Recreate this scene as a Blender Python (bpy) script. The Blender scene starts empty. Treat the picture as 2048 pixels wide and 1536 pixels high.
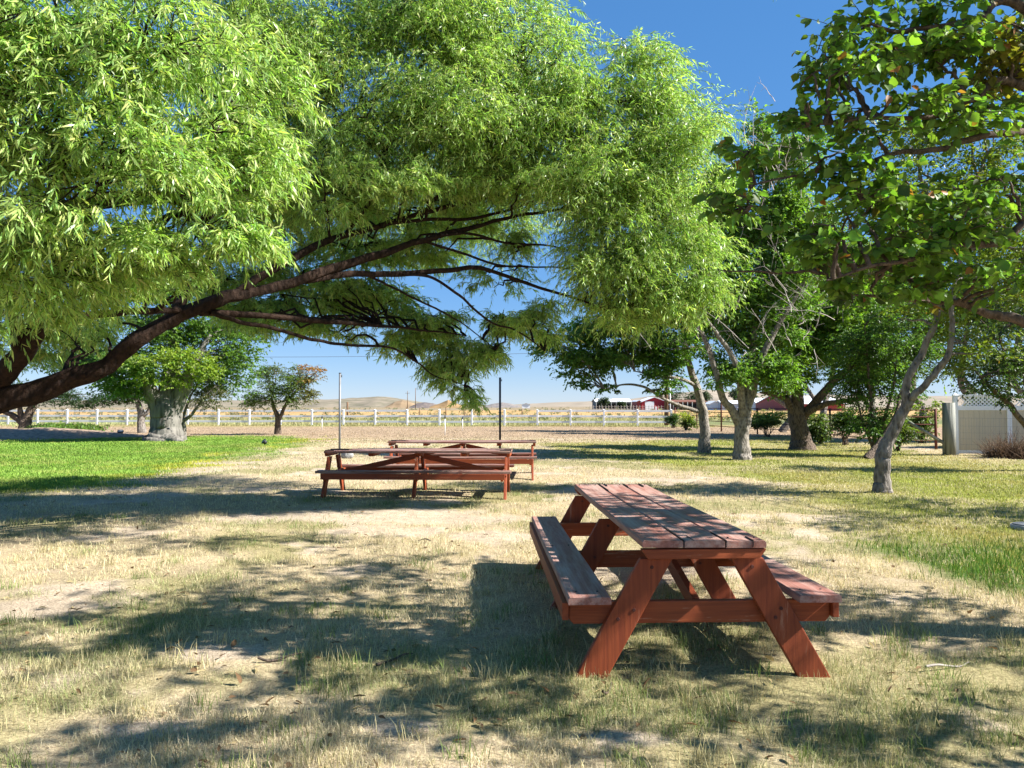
import bpy, bmesh, math, random
import numpy as np
from mathutils import Vector, Matrix

rng = np.random.default_rng(11)
random.seed(5)
scene = bpy.context.scene
COL = scene.collection
R = math.radians

# ------------------------------------------------------------------ camera
F, CAMH = 1538.0, 1.5
PITCH = math.atan((812 - 768) / F)
cp, sp = math.cos(PITCH), math.sin(PITCH)
cam_d = bpy.data.cameras.new('camera')
cam = bpy.data.objects.new('camera', cam_d)
COL.objects.link(cam)
cam.location = (0, 0, CAMH)
cam.rotation_euler = (math.pi / 2 + PITCH, 0, 0)
cam_d.sensor_width = 36
cam_d.lens = F / 2048 * 36
cam_d.clip_start = 0.05
cam_d.clip_end = 8000
scene.camera = cam


def P(px, py, d):
    """world point seen at that pixel of the photograph, d metres away"""
    u, v = (px - 1024) / F, (768 - py) / F
    k = d / (cp - v * sp)
    return np.array([u * k, d, CAMH + (sp + v * cp) * k])


def G(px, py):
    u, v = (px - 1024) / F, (768 - py) / F
    k = -CAMH / (sp + v * cp)
    return np.array([u * k, (cp - v * sp) * k, 0.0])


# ------------------------------------------------------------------ noise
_L = rng.random((256, 256))


def vnoise(x, y):
    xi, yi = np.floor(x).astype(int), np.floor(y).astype(int)
    fx, fy = x - xi, y - yi
    fx, fy = fx * fx * (3 - 2 * fx), fy * fy * (3 - 2 * fy)
    a, b = _L[xi % 256, yi % 256], _L[(xi + 1) % 256, yi % 256]
    c, d = _L[xi % 256, (yi + 1) % 256], _L[(xi + 1) % 256, (yi + 1) % 256]
    return (a * (1 - fx) + b * fx) * (1 - fy) + (c * (1 - fx) + d * fx) * fy


def fbm(x, y, f=1.0, o=4):
    s, a, t = 0.0, 1.0, 0.0
    for i in range(o):
        s = s + a * vnoise(x * f + 17.3 * i, y * f + 5.7 * i)
        t += a
        a *= .55
        f *= 2.03
    return s / t


def sstep(a, b, x):
    t = np.clip((x - a) / (b - a), 0, 1)
    return t * t * (3 - 2 * t)


def norm(v):
    return v / np.maximum(np.linalg.norm(v, axis=-1, keepdims=True), 1e-9)


# ------------------------------------------------------------------ objects
def tag(o, label=None, cat=None, group=None, kind=None):
    if label: o['label'] = label
    if cat: o['category'] = cat
    if group: o['group'] = group
    if kind: o['kind'] = kind
    return o


def thing(name, label, cat, loc=(0, 0, 0), group=None):
    o = bpy.data.objects.new(name, None)
    o.empty_display_size = .2
    COL.objects.link(o)
    o.location = loc
    return tag(o, label, cat, group)


def link(name, me, parent=None, world=True):
    o = bpy.data.objects.new(name, me)
    COL.objects.link(o)
    if parent is not None:
        o.parent = parent
        if world:   # mesh was written in world coordinates: move it to the parent's frame
            me.transform(Matrix.Translation(-Vector(parent.location)))
    return o


def npmesh(name, V, faces, mats, cols=None, mi=None, smooth=False):
    V = np.asarray(V, dtype=np.float32)
    me = bpy.data.meshes.new(name)
    me.vertices.add(len(V))
    me.vertices.foreach_set('co', V.ravel())
    faces = [np.asarray(f, dtype=np.int32) for f in faces if len(f)]
    idx = np.concatenate([f.ravel() for f in faces])
    tot = np.concatenate([np.full(len(f), f.shape[1], dtype=np.int32) for f in faces])
    st = np.concatenate([[0], np.cumsum(tot)[:-1]]).astype(np.int32)
    me.loops.add(len(idx))
    me.loops.foreach_set('vertex_index', idx)
    me.polygons.add(len(tot))
    me.polygons.foreach_set('loop_start', st)
    if smooth:
        me.polygons.foreach_set('use_smooth', np.ones(len(tot), dtype=bool))
    if mi is not None:
        me.polygons.foreach_set('material_index', np.asarray(mi, dtype=np.int32))
    if cols is not None:
        ca = me.color_attributes.new('Col', 'FLOAT_COLOR', 'POINT')
        c4 = np.ones((len(V), 4), dtype=np.float32)
        c4[:, :3] = cols
        ca.data.foreach_set('color', c4.ravel())
    for m in (mats if isinstance(mats, (list, tuple)) else [mats]):
        me.materials.append(m)
    me.update(calc_edges=True)
    return me


# ------------------------------------------------------------------ materials
def new_mat(name):
    m = bpy.data.materials.new(name)
    m.use_nodes = True
    nt = m.node_tree
    nt.nodes.clear()
    out = nt.nodes.new('ShaderNodeOutputMaterial')
    return m, nt, out


def N(nt, t, **kw):
    n = nt.nodes.new('ShaderNode' + t)
    for k, v in kw.items():
        if k in n.inputs:
            n.inputs[k].default_value = v
        else:
            setattr(n, k, v)
    return n


def coords(nt, scale=(1, 1, 1), kind='Object'):
    tc = N(nt, 'TexCoord')
    mp = N(nt, 'Mapping')
    mp.inputs['Scale'].default_value = scale
    nt.links.new(tc.outputs[kind], mp.inputs['Vector'])
    return mp.outputs['Vector']


def ramp(nt, fac, stops):
    r = N(nt, 'ValToRGB')
    e = r.color_ramp.elements
    while len(e) < len(stops): e.new(.5)
    for i, (p, c) in enumerate(stops):
        e[i].position = p
        e[i].color = (*c, 1) if len(c) == 3 else c
    nt.links.new(fac, r.inputs['Fac'])
    return r.outputs['Color']


def rough_mat(name, c1, c2, scale=(6, 6, 6), rough=.8, bump=.3, detail=6, dist=.02, c3=None, spec=.3, lo=.3, hi=.7):
    m, nt, out = new_mat(name)
    v = coords(nt, scale)
    n = N(nt, 'TexNoise', Scale=1.0, Detail=detail, Roughness=.65)
    nt.links.new(v, n.inputs['Vector'])
    st = [(lo, c1), (hi, c2)]
    if c3: st = [(lo, c1), ((lo + hi) / 2, c2), (hi, c3)]
    col = ramp(nt, n.outputs['Fac'], st)
    b = N(nt, 'BsdfPrincipled', Roughness=rough)
    b.inputs['Specular IOR Level'].default_value = spec
    nt.links.new(col, b.inputs['Base Color'])
    if bump:
        bp = N(nt, 'Bump', Strength=bump, Distance=dist)
        nt.links.new(n.outputs['Fac'], bp.inputs['Height'])
        nt.links.new(bp.outputs['Normal'], b.inputs['Normal'])
    nt.links.new(b.outputs[0], out.inputs[0])
    return m


def leaf_mat(name, trans=.45, tint=(1.25, 1.25, .5), rough=.45, spec=.35):
    m, nt, out = new_mat(name)
    a = N(nt, 'Attribute', attribute_name='Col')
    b = N(nt, 'BsdfPrincipled', Roughness=rough)
    b.inputs['Specular IOR Level'].default_value = spec
    nt.links.new(a.outputs['Color'], b.inputs['Base Color'])
    mul = N(nt, 'MixRGB', blend_type='MULTIPLY')
    mul.inputs[0].default_value = 1
    mul.inputs[2].default_value = (*tint, 1)
    nt.links.new(a.outputs['Color'], mul.inputs[1])
    t = N(nt, 'BsdfTranslucent')
    nt.links.new(mul.outputs[0], t.inputs['Color'])
    mx = N(nt, 'MixShader', Fac=trans)
    nt.links.new(b.outputs[0], mx.inputs[1])
    nt.links.new(t.outputs[0], mx.inputs[2])
    nt.links.new(mx.outputs[0], out.inputs[0])
    return m


def bark_mat(name, dark, light, sc=9, stretch=.25, bump=.8, moss=None):
    m, nt, out = new_mat(name)
    v = coords(nt, (sc, sc, sc * stretch))
    n = N(nt, 'TexNoise', Scale=1.0, Detail=8, Roughness=.7, Distortion=.6)
    nt.links.new(v, n.inputs['Vector'])
    w = N(nt, 'TexVoronoi', Scale=1.7)
    nt.links.new(v, w.inputs['Vector'])
    ad = N(nt, 'Math', operation='MULTIPLY_ADD')
    ad.inputs[1].default_value = .45
    nt.links.new(w.outputs['Distance'], ad.inputs[0])
    nt.links.new(n.outputs['Fac'], ad.inputs[2])
    col = ramp(nt, ad.outputs[0], [(.42, dark), (.85, light)])
    b = N(nt, 'BsdfPrincipled', Roughness=.9)
    b.inputs['Specular IOR Level'].default_value = .15
    nt.links.new(col, b.inputs['Base Color'])
    bp = N(nt, 'Bump', Strength=min(1, bump * 1.3), Distance=.05)
    nt.links.new(ad.outputs[0], bp.inputs['Height'])
    nt.links.new(bp.outputs['Normal'], b.inputs['Normal'])
    nt.links.new(b.outputs[0], out.inputs[0])
    return m


def stain_mat(name, red, red2, wear, wear_lo, wear_hi, axis=0):
    """stained timber: grain running along one local axis, worn to grey wood in patches"""
    m, nt, out = new_mat(name)
    sc = [38, 38, 38]
    sc[axis] = 1.6
    v = coords(nt, sc)
    g = N(nt, 'TexNoise', Scale=1.0, Detail=6, Roughness=.7, Distortion=.4)
    nt.links.new(v, g.inputs['Vector'])
    base = ramp(nt, g.outputs['Fac'], [(.32, red), (.68, red2)])
    sc2 = [9, 9, 9]
    sc2[axis] = 1.1
    v2 = coords(nt, sc2)
    w = N(nt, 'TexNoise', Scale=1.0, Detail=7, Roughness=.72)
    nt.links.new(v2, w.inputs['Vector'])
    ad = N(nt, 'Math', operation='MULTIPLY_ADD')
    ad.inputs[1].default_value = .35
    nt.links.new(g.outputs['Fac'], ad.inputs[0])
    nt.links.new(w.outputs['Fac'], ad.inputs[2])
    mask = ramp(nt, ad.outputs[0], [(wear_lo, (0, 0, 0)), (wear_hi, (1, 1, 1))])
    mx = N(nt, 'MixRGB')
    nt.links.new(mask, mx.inputs[0])
    nt.links.new(base, mx.inputs[1])
    mx.inputs[2].default_value = (*wear, 1)
    b = N(nt, 'BsdfPrincipled', Roughness=.62)
    b.inputs['Specular IOR Level'].default_value = .35
    nt.links.new(mx.outputs[0], b.inputs['Base Color'])
    bp = N(nt, 'Bump', Strength=.45, Distance=.004)
    nt.links.new(g.outputs['Fac'], bp.inputs['Height'])
    nt.links.new(bp.outputs['Normal'], b.inputs['Normal'])
    nt.links.new(b.outputs[0], out.inputs[0])
    return m


def plain(name, c, rough=.5, metal=0, spec=.4, var=.12, sc=3):
    c2 = tuple(x * (1 - var) for x in c)
    m, nt, out = new_mat(name)
    v = coords(nt, (sc, sc, sc))
    n = N(nt, 'TexNoise', Scale=1.0, Detail=5, Roughness=.6)
    nt.links.new(v, n.inputs['Vector'])
    col = ramp(nt, n.outputs['Fac'], [(.35, c2), (.65, c)])
    b = N(nt, 'BsdfPrincipled', Roughness=rough, Metallic=metal)
    b.inputs['Specular IOR Level'].default_value = spec
    nt.links.new(col, b.inputs['Base Color'])
    nt.links.new(b.outputs[0], out.inputs[0])
    return m


M = {}
M['leaf'] = leaf_mat('foliage', .48, (1.2, 1.3, .5))
M['willow_leaf'] = leaf_mat('willow_foliage', .48, (1.05, 1.25, .5), .38, .5)
M['grass'] = leaf_mat('grass_blades', .3, (1.1, 1.05, .8), .7, .15)
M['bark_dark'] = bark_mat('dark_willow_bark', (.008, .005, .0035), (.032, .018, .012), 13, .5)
M['bark_red'] = bark_mat('reddish_willow_bark', (.05, .025, .014), (.26, .135, .075), 16, .6)
M['bark_grey'] = bark_mat('grey_bark', (.045, .038, .031), (.25, .22, .19), 12, .35)
M['bark_pale'] = bark_mat('pale_bark', (.06, .05, .04), (.27, .24, .20), 10, .6)
M['bark_cotton'] = bark_mat('furrowed_bark', (.04, .036, .03), (.20, .185, .16), 5, .12, 1.0)
M['bark_brown'] = bark_mat('brown_bark', (.03, .022, .016), (.16, .12, .09), 14, .4)
M['dead'] = plain('dead_twig_wood', (.42, .37, .32), .85, 0, .1, .4, 5)
M['top'] = stain_mat('worn_table_stain', (.20, .075, .05), (.34, .15, .115), (.40, .29, .24), .60, .88)
M['red'] = stain_mat('redwood_stain', (.17, .031, .010), (.32, .070, .020), (.46, .26, .15), .80, .92)
M['red_y'] = stain_mat('redwood_stain_cross', (.18, .034, .010), (.35, .078, .021), (.50, .32, .2), .74, .86, 1)
M['red_z'] = stain_mat('redwood_stain_leg', (.17, .030, .010), (.31, .066, .019), (.44, .24, .15), .78, .92, 2)
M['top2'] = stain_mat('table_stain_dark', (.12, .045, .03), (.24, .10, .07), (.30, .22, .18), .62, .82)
M['white'] = plain('white_vinyl', (.84, .84, .83), .4, 0, .5, .05)
M['tan_vinyl'] = plain('tan_vinyl', (.60, .51, .36), .5, 0, .4, .06, 2)
M['galv'] = plain('galvanised_steel', (.19, .195, .20), .55, .2, .5, .25, 6)
M['dark_pole'] = plain('dark_painted_steel', (.03, .03, .04), .5, .1, .4, .3, 6)
M['rust'] = plain('rusty_pipe', (.14, .045, .03), .8, .1, .3, .45, 8)
M['wood_grey'] = bark_mat('weathered_wood', (.10, .10, .085), (.27, .27, .23), 8, .08, .4)
M['wood_brown'] = bark_mat('creosote_wood', (.05, .03, .018), (.20, .12, .07), 8, .1, .4)
M['black'] = plain('black_plastic', (.018, .018, .02), .5)
M['concrete'] = rough_mat('rough_concrete', (.16, .165, .17), (.38, .38, .37), (14, 14, 14), .9, .6)
M['barn_red'] = plain('red_sheet_metal', (.50, .035, .045), .55, 0, .3, .1, .3)
M['barn_side'] = plain('dull_and_shaded_red_metal', (.30, .05, .045), .6, 0, .3, .15, .3)  # dull red walls, and the painted shade on the red barn's left side
M['roof'] = plain('pale_metal_roof', (.72, .73, .75), .5, 0, .4, .06, .3)
M['shed_grey'] = plain('grey_shed_wall', (.22, .23, .22), .8, 0, .2, .3, .3)
M['shed_brown'] = plain('brown_shed_wall', (.17, .075, .05), .8, 0, .2, .3, .4)
M['gap_shade'] = plain('opening_shade_paint', (.02, .018, .016), .9)  # near-black that paints the shade inside the open sheds
M['wire'] = plain('wire', (.10, .10, .11), .6, .3)

# ------------------------------------------------------------------ ground colours and relief
lawn_left = [(-900, 1060), (-300, 1010), (0, 988), (150, 978), (300, 963), (400, 945), (500, 920), (560, 905), (622, 887), (652, 880),
             (610, 873), (520, 871), (380, 871), (190, 873), (60, 880), (-300, 882), (-900, 900)]
lawn_right = [(1060, 896), (1075, 884), (1250, 881), (1400, 880), (1560, 872), (1700, 884), (1870, 908), (2100, 925), (2500, 940), (2900, 1010),
              (2700, 1260), (2200, 1215), (2048, 1195), (1950, 1170), (1850, 1140), (1740, 1118), (1700, 1090), (1650, 1050), (1560, 1010),
              (1480, 965), (1350, 938), (1200, 922), (1090, 908)]
LL = np.array([G(*p)[:2] for p in lawn_left])
LR = np.array([G(*p)[:2] for p in lawn_right])
LUSH = np.array([G(*p)[:2] for p in [(1715, 1100), (1850, 1085), (2100, 1085), (2500, 1110), (2500, 1225), (2048, 1198), (1950, 1172), (1850, 1140)]])


def sdist(x, y, poly):
    """signed distance to polygon, positive inside"""
    d = np.full(x.shape, 1e9)
    ins = np.zeros(x.shape, bool)
    n = len(poly)
    for i in range(n):
        ax, ay = poly[i]
        bx, by = poly[(i + 1) % n]
        ex, ey = bx - ax, by - ay
        t = np.clip(((x - ax) * ex + (y - ay) * ey) / (ex * ex + ey * ey), 0, 1)
        d = np.minimum(d, np.hypot(x - ax - t * ex, y - ay - t * ey))
        c = ((ay > y) != (by > y)) & (x < (bx - ax) * (y - ay) / (by - ay + 1e-12) + ax)
        ins ^= c
    return np.where(ins, d, -d)


def lawn_mask(x, y):
    nz = (fbm(x, y, 1.1, 4) - .5) * 1.6
    r = np.hypot(x, y)
    a = sdist(x, y, LL) + nz * np.clip(r * .10, .5, 2.6)
    b = sdist(x, y, LR) + nz * np.clip(r * .07, .3, 1.8)
    return sstep(-.5, 1.5, a), sstep(-.3, 1.2, b) * (.45 + .4 * sstep(.38, .62, fbm(x + 40, y, .5, 4))), a


def lush_mask(x, y):
    return sstep(-.35, .6, sdist(x, y, LUSH) + (fbm(x, y, 2.2, 3) - .5) * 1.0)


BARE = [(G(760, 1035), 1.9, .7), (G(640, 1030), 1.5, .6), (G(60, 1215), .7, .5), (G(800, 1460), .22, .12), (G(1000, 1070), .8, .4),
        (G(900, 1040), 1.2, .5), (G(150, 1180), .8, .4), (G(1240, 1480), .3, .12), (G(430, 1310), .4, .2), (G(300, 1460), .3, .12)]


def bare_mask(x, y):
    b = sstep(.57, .68, fbm(x + 9, y + 3, .9, 5))
    nz = (fbm(x, y, 2.5, 3) - .5) * .9
    for c, rx, ry in BARE:
        q = np.hypot((x - c[0]) / rx, (y - c[1]) / ry) + nz
        b = np.maximum(b, 1 - sstep(.6, 1.1, q))
    return b


def gz(x, y):
    r = np.hypot(x, y)
    z = (fbm(x, y, .45, 3) - .5) * .10 + (fbm(x + 31, y, 2.6, 3) - .5) * .035
    return z * (1 - sstep(30, 80, r)) * sstep(0, 2, r + .5)


def ground_color(x, y):
    r = np.hypot(x, y)
    straw = np.stack([np.full(x.shape, v) for v in (.37, .31, .21)], -1)
    v = fbm(x + 70, y, 1.7, 5)[..., None]
    c = straw * (.72 + .56 * v)
    green = np.array([.20, .20, .075])
    gm = (sstep(.48, .66, fbm(x, y + 50, .7, 4)) * .55)[..., None]
    c = c * (1 - gm) + green * gm
    b = bare_mask(x, y)[..., None]
    bare = np.array([.42, .355, .28]) * (.82 + .3 * fbm(x, y, 3.1, 3)[..., None])
    c = c * (1 - b) + bare * b
    l, rr, _ = lawn_mask(x, y)
    lawn = np.array([.10, .20, .02]) * (.75 + .5 * fbm(x, y, .8, 3)[..., None])
    yel = np.array([.33, .31, .03])
    edge = (l * (1 - sstep(.35, 2.2, _)))[..., None] * sstep(.4, .6, fbm(x + 5, y + 8, .35, 3))[..., None]
    lc = lawn * (1 - .8 * edge) + yel * .8 * edge
    c = c * (1 - l[..., None]) + lc * l[..., None]
    lr = np.array([.17, .20, .035]) * (.75 + .5 * v)
    c = c * (1 - rr[..., None]) + lr * rr[..., None]
    lu = lush_mask(x, y)[..., None]
    c = c * (1 - lu) + np.array([.05, .11, .015]) * lu
    # bare mown strip in front of the fence, then field bands beyond it
    yy = y + (fbm(x, y, .12, 3) - .5) * 5
    s = (sstep(33, 38, yy) * (1 - np.maximum(l, rr)))[..., None]
    strip = np.array([.29, .22, .155]) * (.75 + .5 * fbm(x, y, .9, 4)[..., None])
    c = c * (1 - s) + strip * s
    for lo, hi, col in ((53, 57, (.26, .22, .11)), (60, 64, (.15, .17, .08)), (76, 88, (.22, .20, .10)), (95, 105, (.38, .26, .125)), (230, 300, (.24, .20, .135)), (600, 900, (.24, .205, .155))):
        s = sstep(lo, hi, yy)[..., None]
        q = .75 + .5 * fbm(x * .6, y * .25, .25, 4)[..., None]
        c = c * (1 - s) + np.array(col) * q * s
    return np.clip(c, .01, .8)


def ground_material():
    m, nt, out = new_mat('ground_surface')
    a = N(nt, 'Attribute', attribute_name='Col')
    v = coords(nt)
    n1 = N(nt, 'TexNoise', Scale=55.0, Detail=6, Roughness=.7)
    n2 = N(nt, 'TexNoise', Scale=9.0, Detail=5, Roughness=.65)
    nt.links.new(v, n1.inputs['Vector'])
    nt.links.new(v, n2.inputs['Vector'])
    k1 = ramp(nt, n1.outputs['Fac'], [(.3, (.48, .43, .38)), (.64, (1.28, 1.25, 1.2))])
    k2 = ramp(nt, n2.outputs['Fac'], [(.3, (.80, .78, .74)), (.7, (1.15, 1.13, 1.1))])
    m1 = N(nt, 'MixRGB', blend_type='MULTIPLY'); m1.inputs[0].default_value = 1
    m2 = N(nt, 'MixRGB', blend_type='MULTIPLY'); m2.inputs[0].default_value = 1
    nt.links.new(a.outputs['Color'], m1.inputs[1]); nt.links.new(k1, m1.inputs[2])
    nt.links.new(m1.outputs[0], m2.inputs[1]); nt.links.new(k2, m2.inputs[2])
    b = N(nt, 'BsdfPrincipled', Roughness=.95)
    b.inputs['Specular IOR Level'].default_value = .05
    nt.links.new(m2.outputs[0], b.inputs['Base Color'])
    bp = N(nt, 'Bump', Strength=.7, Distance=.02)
    nt.links.new(n1.outputs['Fac'], bp.inputs['Height'])
    nt.links.new(bp.outputs['Normal'], b.inputs['Normal'])
    nt.links.new(b.outputs[0], out.inputs[0])
    return m


M['ground'] = ground_material()


def make_ground():
    th = np.concatenate([np.linspace(-62, 62, 560), np.linspace(64, 296, 110)])
    th = np.radians(th[:-1])
    rr = np.concatenate([[.05], np.geomspace(.4, 5200, 700)])
    T, RR = np.meshgrid(th, rr)
    x, y = RR * np.sin(T), RR * np.cos(T)
    z = gz(x, y)
    V = np.stack([x, y, z], -1).reshape(-1, 3)
    nt_, nr = len(th), len(rr)
    i, j = np.meshgrid(np.arange(nr - 1), np.arange(nt_), indexing='ij')
    j2 = (j + 1) % nt_
    q = np.stack([i * nt_ + j, (i + 1) * nt_ + j, (i + 1) * nt_ + j2, i * nt_ + j2], -1).reshape(-1, 4)[:, ::-1]
    cap = np.arange(nt_)[None, :]
    me = npmesh('ground', V, [q], M['ground'], ground_color(x, y).reshape(-1, 3), smooth=True)
    tag(link('ground', me), kind='structure')


make_ground()


# ------------------------------------------------------------------ hills
def hill(name, d, pts, depth, col1, col2, sc):
    """a ridge with a real back slope: crest heights given along x at distance d"""
    xs = np.array([(p[0] - 1024) / F * d for p in pts])
    hs = np.array([CAMH + (812 - p[1]) / F * d for p in pts])
    gx = np.linspace(xs[0], xs[-1], 240)
    h = np.interp(gx, xs, hs)
    gy = np.linspace(-1, 1, 40)
    X, Y = np.meshgrid(gx, gy)
    prof = np.cos(Y * math.pi / 2) ** 1.3
    Z = h[None, :] * prof * (1 + .22 * (fbm(X / d * 60, Y * 4, 1, 4) - .5)) - .3
    V = np.stack([X, d + Y * depth + (fbm(X / d * 25, Y, 1, 3) - .5) * depth * .4, Z], -1).reshape(-1, 3)
    i, j = np.meshgrid(np.arange(39), np.arange(239), indexing='ij')
    q = np.stack([i * 240 + j, i * 240 + j + 1, (i + 1) * 240 + j + 1, (i + 1) * 240 + j], -1).reshape(-1, 4)
    m = rough_mat(name + '_soil', col1, col2, sc, .95, 0, 8, spec=.05, lo=.38, hi=.62)
    tag(link(name, npmesh(name, V, [q], m, smooth=True)), kind='structure')


hill('hills', 900, [(-900, 800), (-300, 797), (200, 801), (560, 800), (640, 799), (690, 797), (720, 795), (760, 793), (790, 796), (830, 802), (870, 808), (1000, 811)], 120,
     (.23, .19, .145), (.13, .12, .08), (.05, .09, .3))
hill('hills', 2200, [(980, 811), (1040, 808), (1100, 805), (1180, 802), (1260, 798), (1320, 790), (1400, 781), (1480, 784), (1600, 790), (1800, 792), (2400, 795)], 400,
     (.27, .225, .175), (.22, .185, .14), (.02, .04, .1))
hill('mound', 560, [(862, 812), (880, 806), (897, 799), (912, 806), (930, 811.5)], 15, (.28, .18, .09), (.21, .14, .07), (.2, .2, .4))
hill('mound', 640, [(775, 811), (790, 803), (806, 800), (826, 805), (838, 811)], 20, (.24, .17, .105), (.21, .15, .09), (.2, .2, .4))
hill('mound', 600, [(822, 812), (835, 806), (850, 804), (868, 806), (880, 811.5)], 15, (.10, .085, .085), (.17, .14, .12), (.5, .5, .6))
hill('mound', 700, [(970, 811), (985, 807), (1005, 804), (1020, 806), (1040, 811)], 20, (.14, .13, .13), (.22, .19, .165), (.5, .5, .6))

# ------------------------------------------------------------------ leaf / twig machinery
T_WILLOW = (np.array([[0, 0, 0], [.30, .5, -.02], [.30, -.5, -.02], [.68, .36, -.10], [.68, -.36, -.10], [1, 0, -.24]]),
            [np.array([[0, 2, 1], [3, 4, 5]]), np.array([[1, 2, 4, 3]])])
T_THIN = (np.array([[0, 0, 0], [.42, .5, 0], [1, 0, -.12], [.42, -.5, 0]]), [np.array([[0, 3, 2, 1]])])
T_DIAM = (np.array([[0, 0, 0], [.45, .5, .10], [1, 0, -.05], [.45, -.5, .10]]), [np.array([[0, 2, 1], [0, 3, 2]])])
T_PEAR = (np.array([[0, 0, 0], [.10, .34, .07], [.42, .50, .11], [.75, .27, .05], [1, 0, -.06], [.75, -.27, .05], [.42, -.50, .11], [.10, -.34, .07], [.5, 0, 0]]),
          [np.array([[0, 8, 2, 1], [8, 4, 3, 2], [0, 7, 6, 8], [8, 6, 5, 4]])])


def leaves_geo(o, a, n, ln, wd, cols, tmpl):
    T, fl = tmpl
    a = norm(a)
    b = norm(np.cross(n, a))
    n = np.cross(a, b)
    k = len(T)
    V = (o[:, None, :] + T[None, :, 0:1] * (a * ln[:, None])[:, None, :] + T[None, :, 1:2] * (b * wd[:, None])[:, None, :]
         + T[None, :, 2:3] * (n * ln[:, None])[:, None, :])
    base = (np.arange(len(o)) * k)[:, None, None]
    faces = [(f[None] + base).reshape(-1, f.shape[1]) for f in fl]
    return V.reshape(-1, 3), faces, np.repeat(cols, k, axis=0)


class Geo:
    def __init__(s):
        s.V, s.F, s.C, s.n = [], {}, [], 0

    def add(s, V, faces, C=None):
        s.V.append(V)
        for f in faces:
            s.F.setdefault(f.shape[1], []).append(f + s.n)
        if C is not None: s.C.append(C)
        s.n += len(V)

    def mesh(s, name, mat, smooth=False):
        return npmesh(name, np.concatenate(s.V), [np.concatenate(v) for v in s.F.values()], mat,
                      np.concatenate(s.C) if s.C else None, smooth=smooth)


def tube(geo, pts, rad, sides=8, bumpy=0.0, seed=0):
    pts = np.asarray(pts, float)
    rad = np.asarray(rad, float)
    n = len(pts)
    tan = norm(np.gradient(pts, axis=0))
    ref = np.array([0, 0, 1.0]) if abs(tan[0][2]) < .8 else np.array([1.0, 0, 0])
    u = norm(np.cross(tan[0], ref))
    rings = []
    an = np.linspace(0, 2 * math.pi, sides, endpoint=False)
    for i in range(n):
        u = norm(u - tan[i] * np.dot(u, tan[i]))
        w = np.cross(tan[i], u)
        r = rad[i]
        if bumpy:
            rr = r * (1 + bumpy * (vnoise(an * 3.1 + seed * 7.7, np.full(sides, i * .35)) - .5) * 2 + bumpy * .6 * np.sin(an * 5 + i * .15 + seed))
        else:
            rr = np.full(sides, r)
        rings.append(pts[i] + rr[:, None] * (np.cos(an)[:, None] * u + np.sin(an)[:, None] * w))
    V = np.concatenate(rings + [pts[-1:] + tan[-1:] * rad[-1]])
    i, j = np.meshgrid(np.arange(n - 1), np.arange(sides), indexing='ij')
    q = np.stack([i * sides + j, i * sides + (j + 1) % sides, (i + 1) * sides + (j + 1) % sides, (i + 1) * sides + j], -1).reshape(-1, 4)
    k = np.arange(sides)
    cap = np.stack([(n - 1) * sides + k, (n - 1) * sides + (k + 1) % sides, np.full(sides, n * sides)], -1)
    geo.add(V, [q, cap])


def smooth_line(pts, rad, sub=6, wob=0.0, seed=0):
    pts = np.asarray(pts, float)
    rad = np.asarray(rad, float)
    p = np.vstack([2 * pts[0] - pts[1], pts, 2 * pts[-1] - pts[-2]])
    out, ro = [], []
    for i in range(len(pts) - 1):
        t = np.linspace(0, 1, sub, endpoint=False)[:, None]
        a, b, c, d = p[i], p[i + 1], p[i + 2], p[i + 3]
        out.append(.5 * (2 * b + (c - a) * t + (2 * a - 5 * b + 4 * c - d) * t ** 2 + (3 * b - a - 3 * c + d) * t ** 3))
        ro.append(rad[i] + (rad[i + 1] - rad[i]) * t[:, 0])
    out.append(pts[-1:])
    ro.append(rad[-1:])
    out, ro = np.concatenate(out), np.concatenate(ro)
    if wob:
        s = np.arange(len(out)) * .45 + seed * 13.1
        w = np.stack([vnoise(s, np.full_like(s, 3.3 + seed)), vnoise(s, np.full_like(s, 9.1 + seed)), vnoise(s, np.full_like(s, 15.7 + seed))], -1) - .5
        w[0] = 0
        out = out + w * wob
    return out, ro


def many_tubes(geo, lines, rads, sides=3):
    """lines (k, n, 3), rads (k, n): many thin tubes at once"""
    lines = np.asarray(lines)
    k, n, _ = lines.shape
    tan = norm(np.gradient(lines, axis=1))
    ref = norm(rng.normal(size=(k, 1, 3)))
    u = norm(np.cross(tan, ref))
    w = np.cross(tan, u)
    an = np.linspace(0, 2 * math.pi, sides, endpoint=False)
    V = lines[:, :, None, :] + rads[:, :, None, None] * (np.cos(an)[None, None, :, None] * u[:, :, None, :] + np.sin(an)[None, None, :, None] * w[:, :, None, :])
    b = (np.arange(k) * n * sides)[:, None, None]
    i, j = np.meshgrid(np.arange(n - 1), np.arange(sides), indexing='ij')
    q = np.stack([i * sides + j, i * sides + (j + 1) % sides, (i + 1) * sides + (j + 1) % sides, (i + 1) * sides + j], -1).reshape(1, -1, 4)
    geo.add(V.reshape(-1, 3), [(q + b).reshape(-1, 4)])


def lobe(px, py, d, rx, ry, rd, dens=1.0, col=None):
    """ellipsoid of foliage; radii given as seen in the photograph, depth radius in metres"""
    c = P(px, py, d)
    return dict(c=c, r=np.array([rx / F * d, rd, ry / F * d]), dens=dens, col=col)


def wlobe(x, y, z, rx, ry, rz, dens=1.0, col=None):
    return dict(c=np.array([x, y, z], float), r=np.array([rx, ry, rz], float), dens=dens, col=col)


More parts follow.
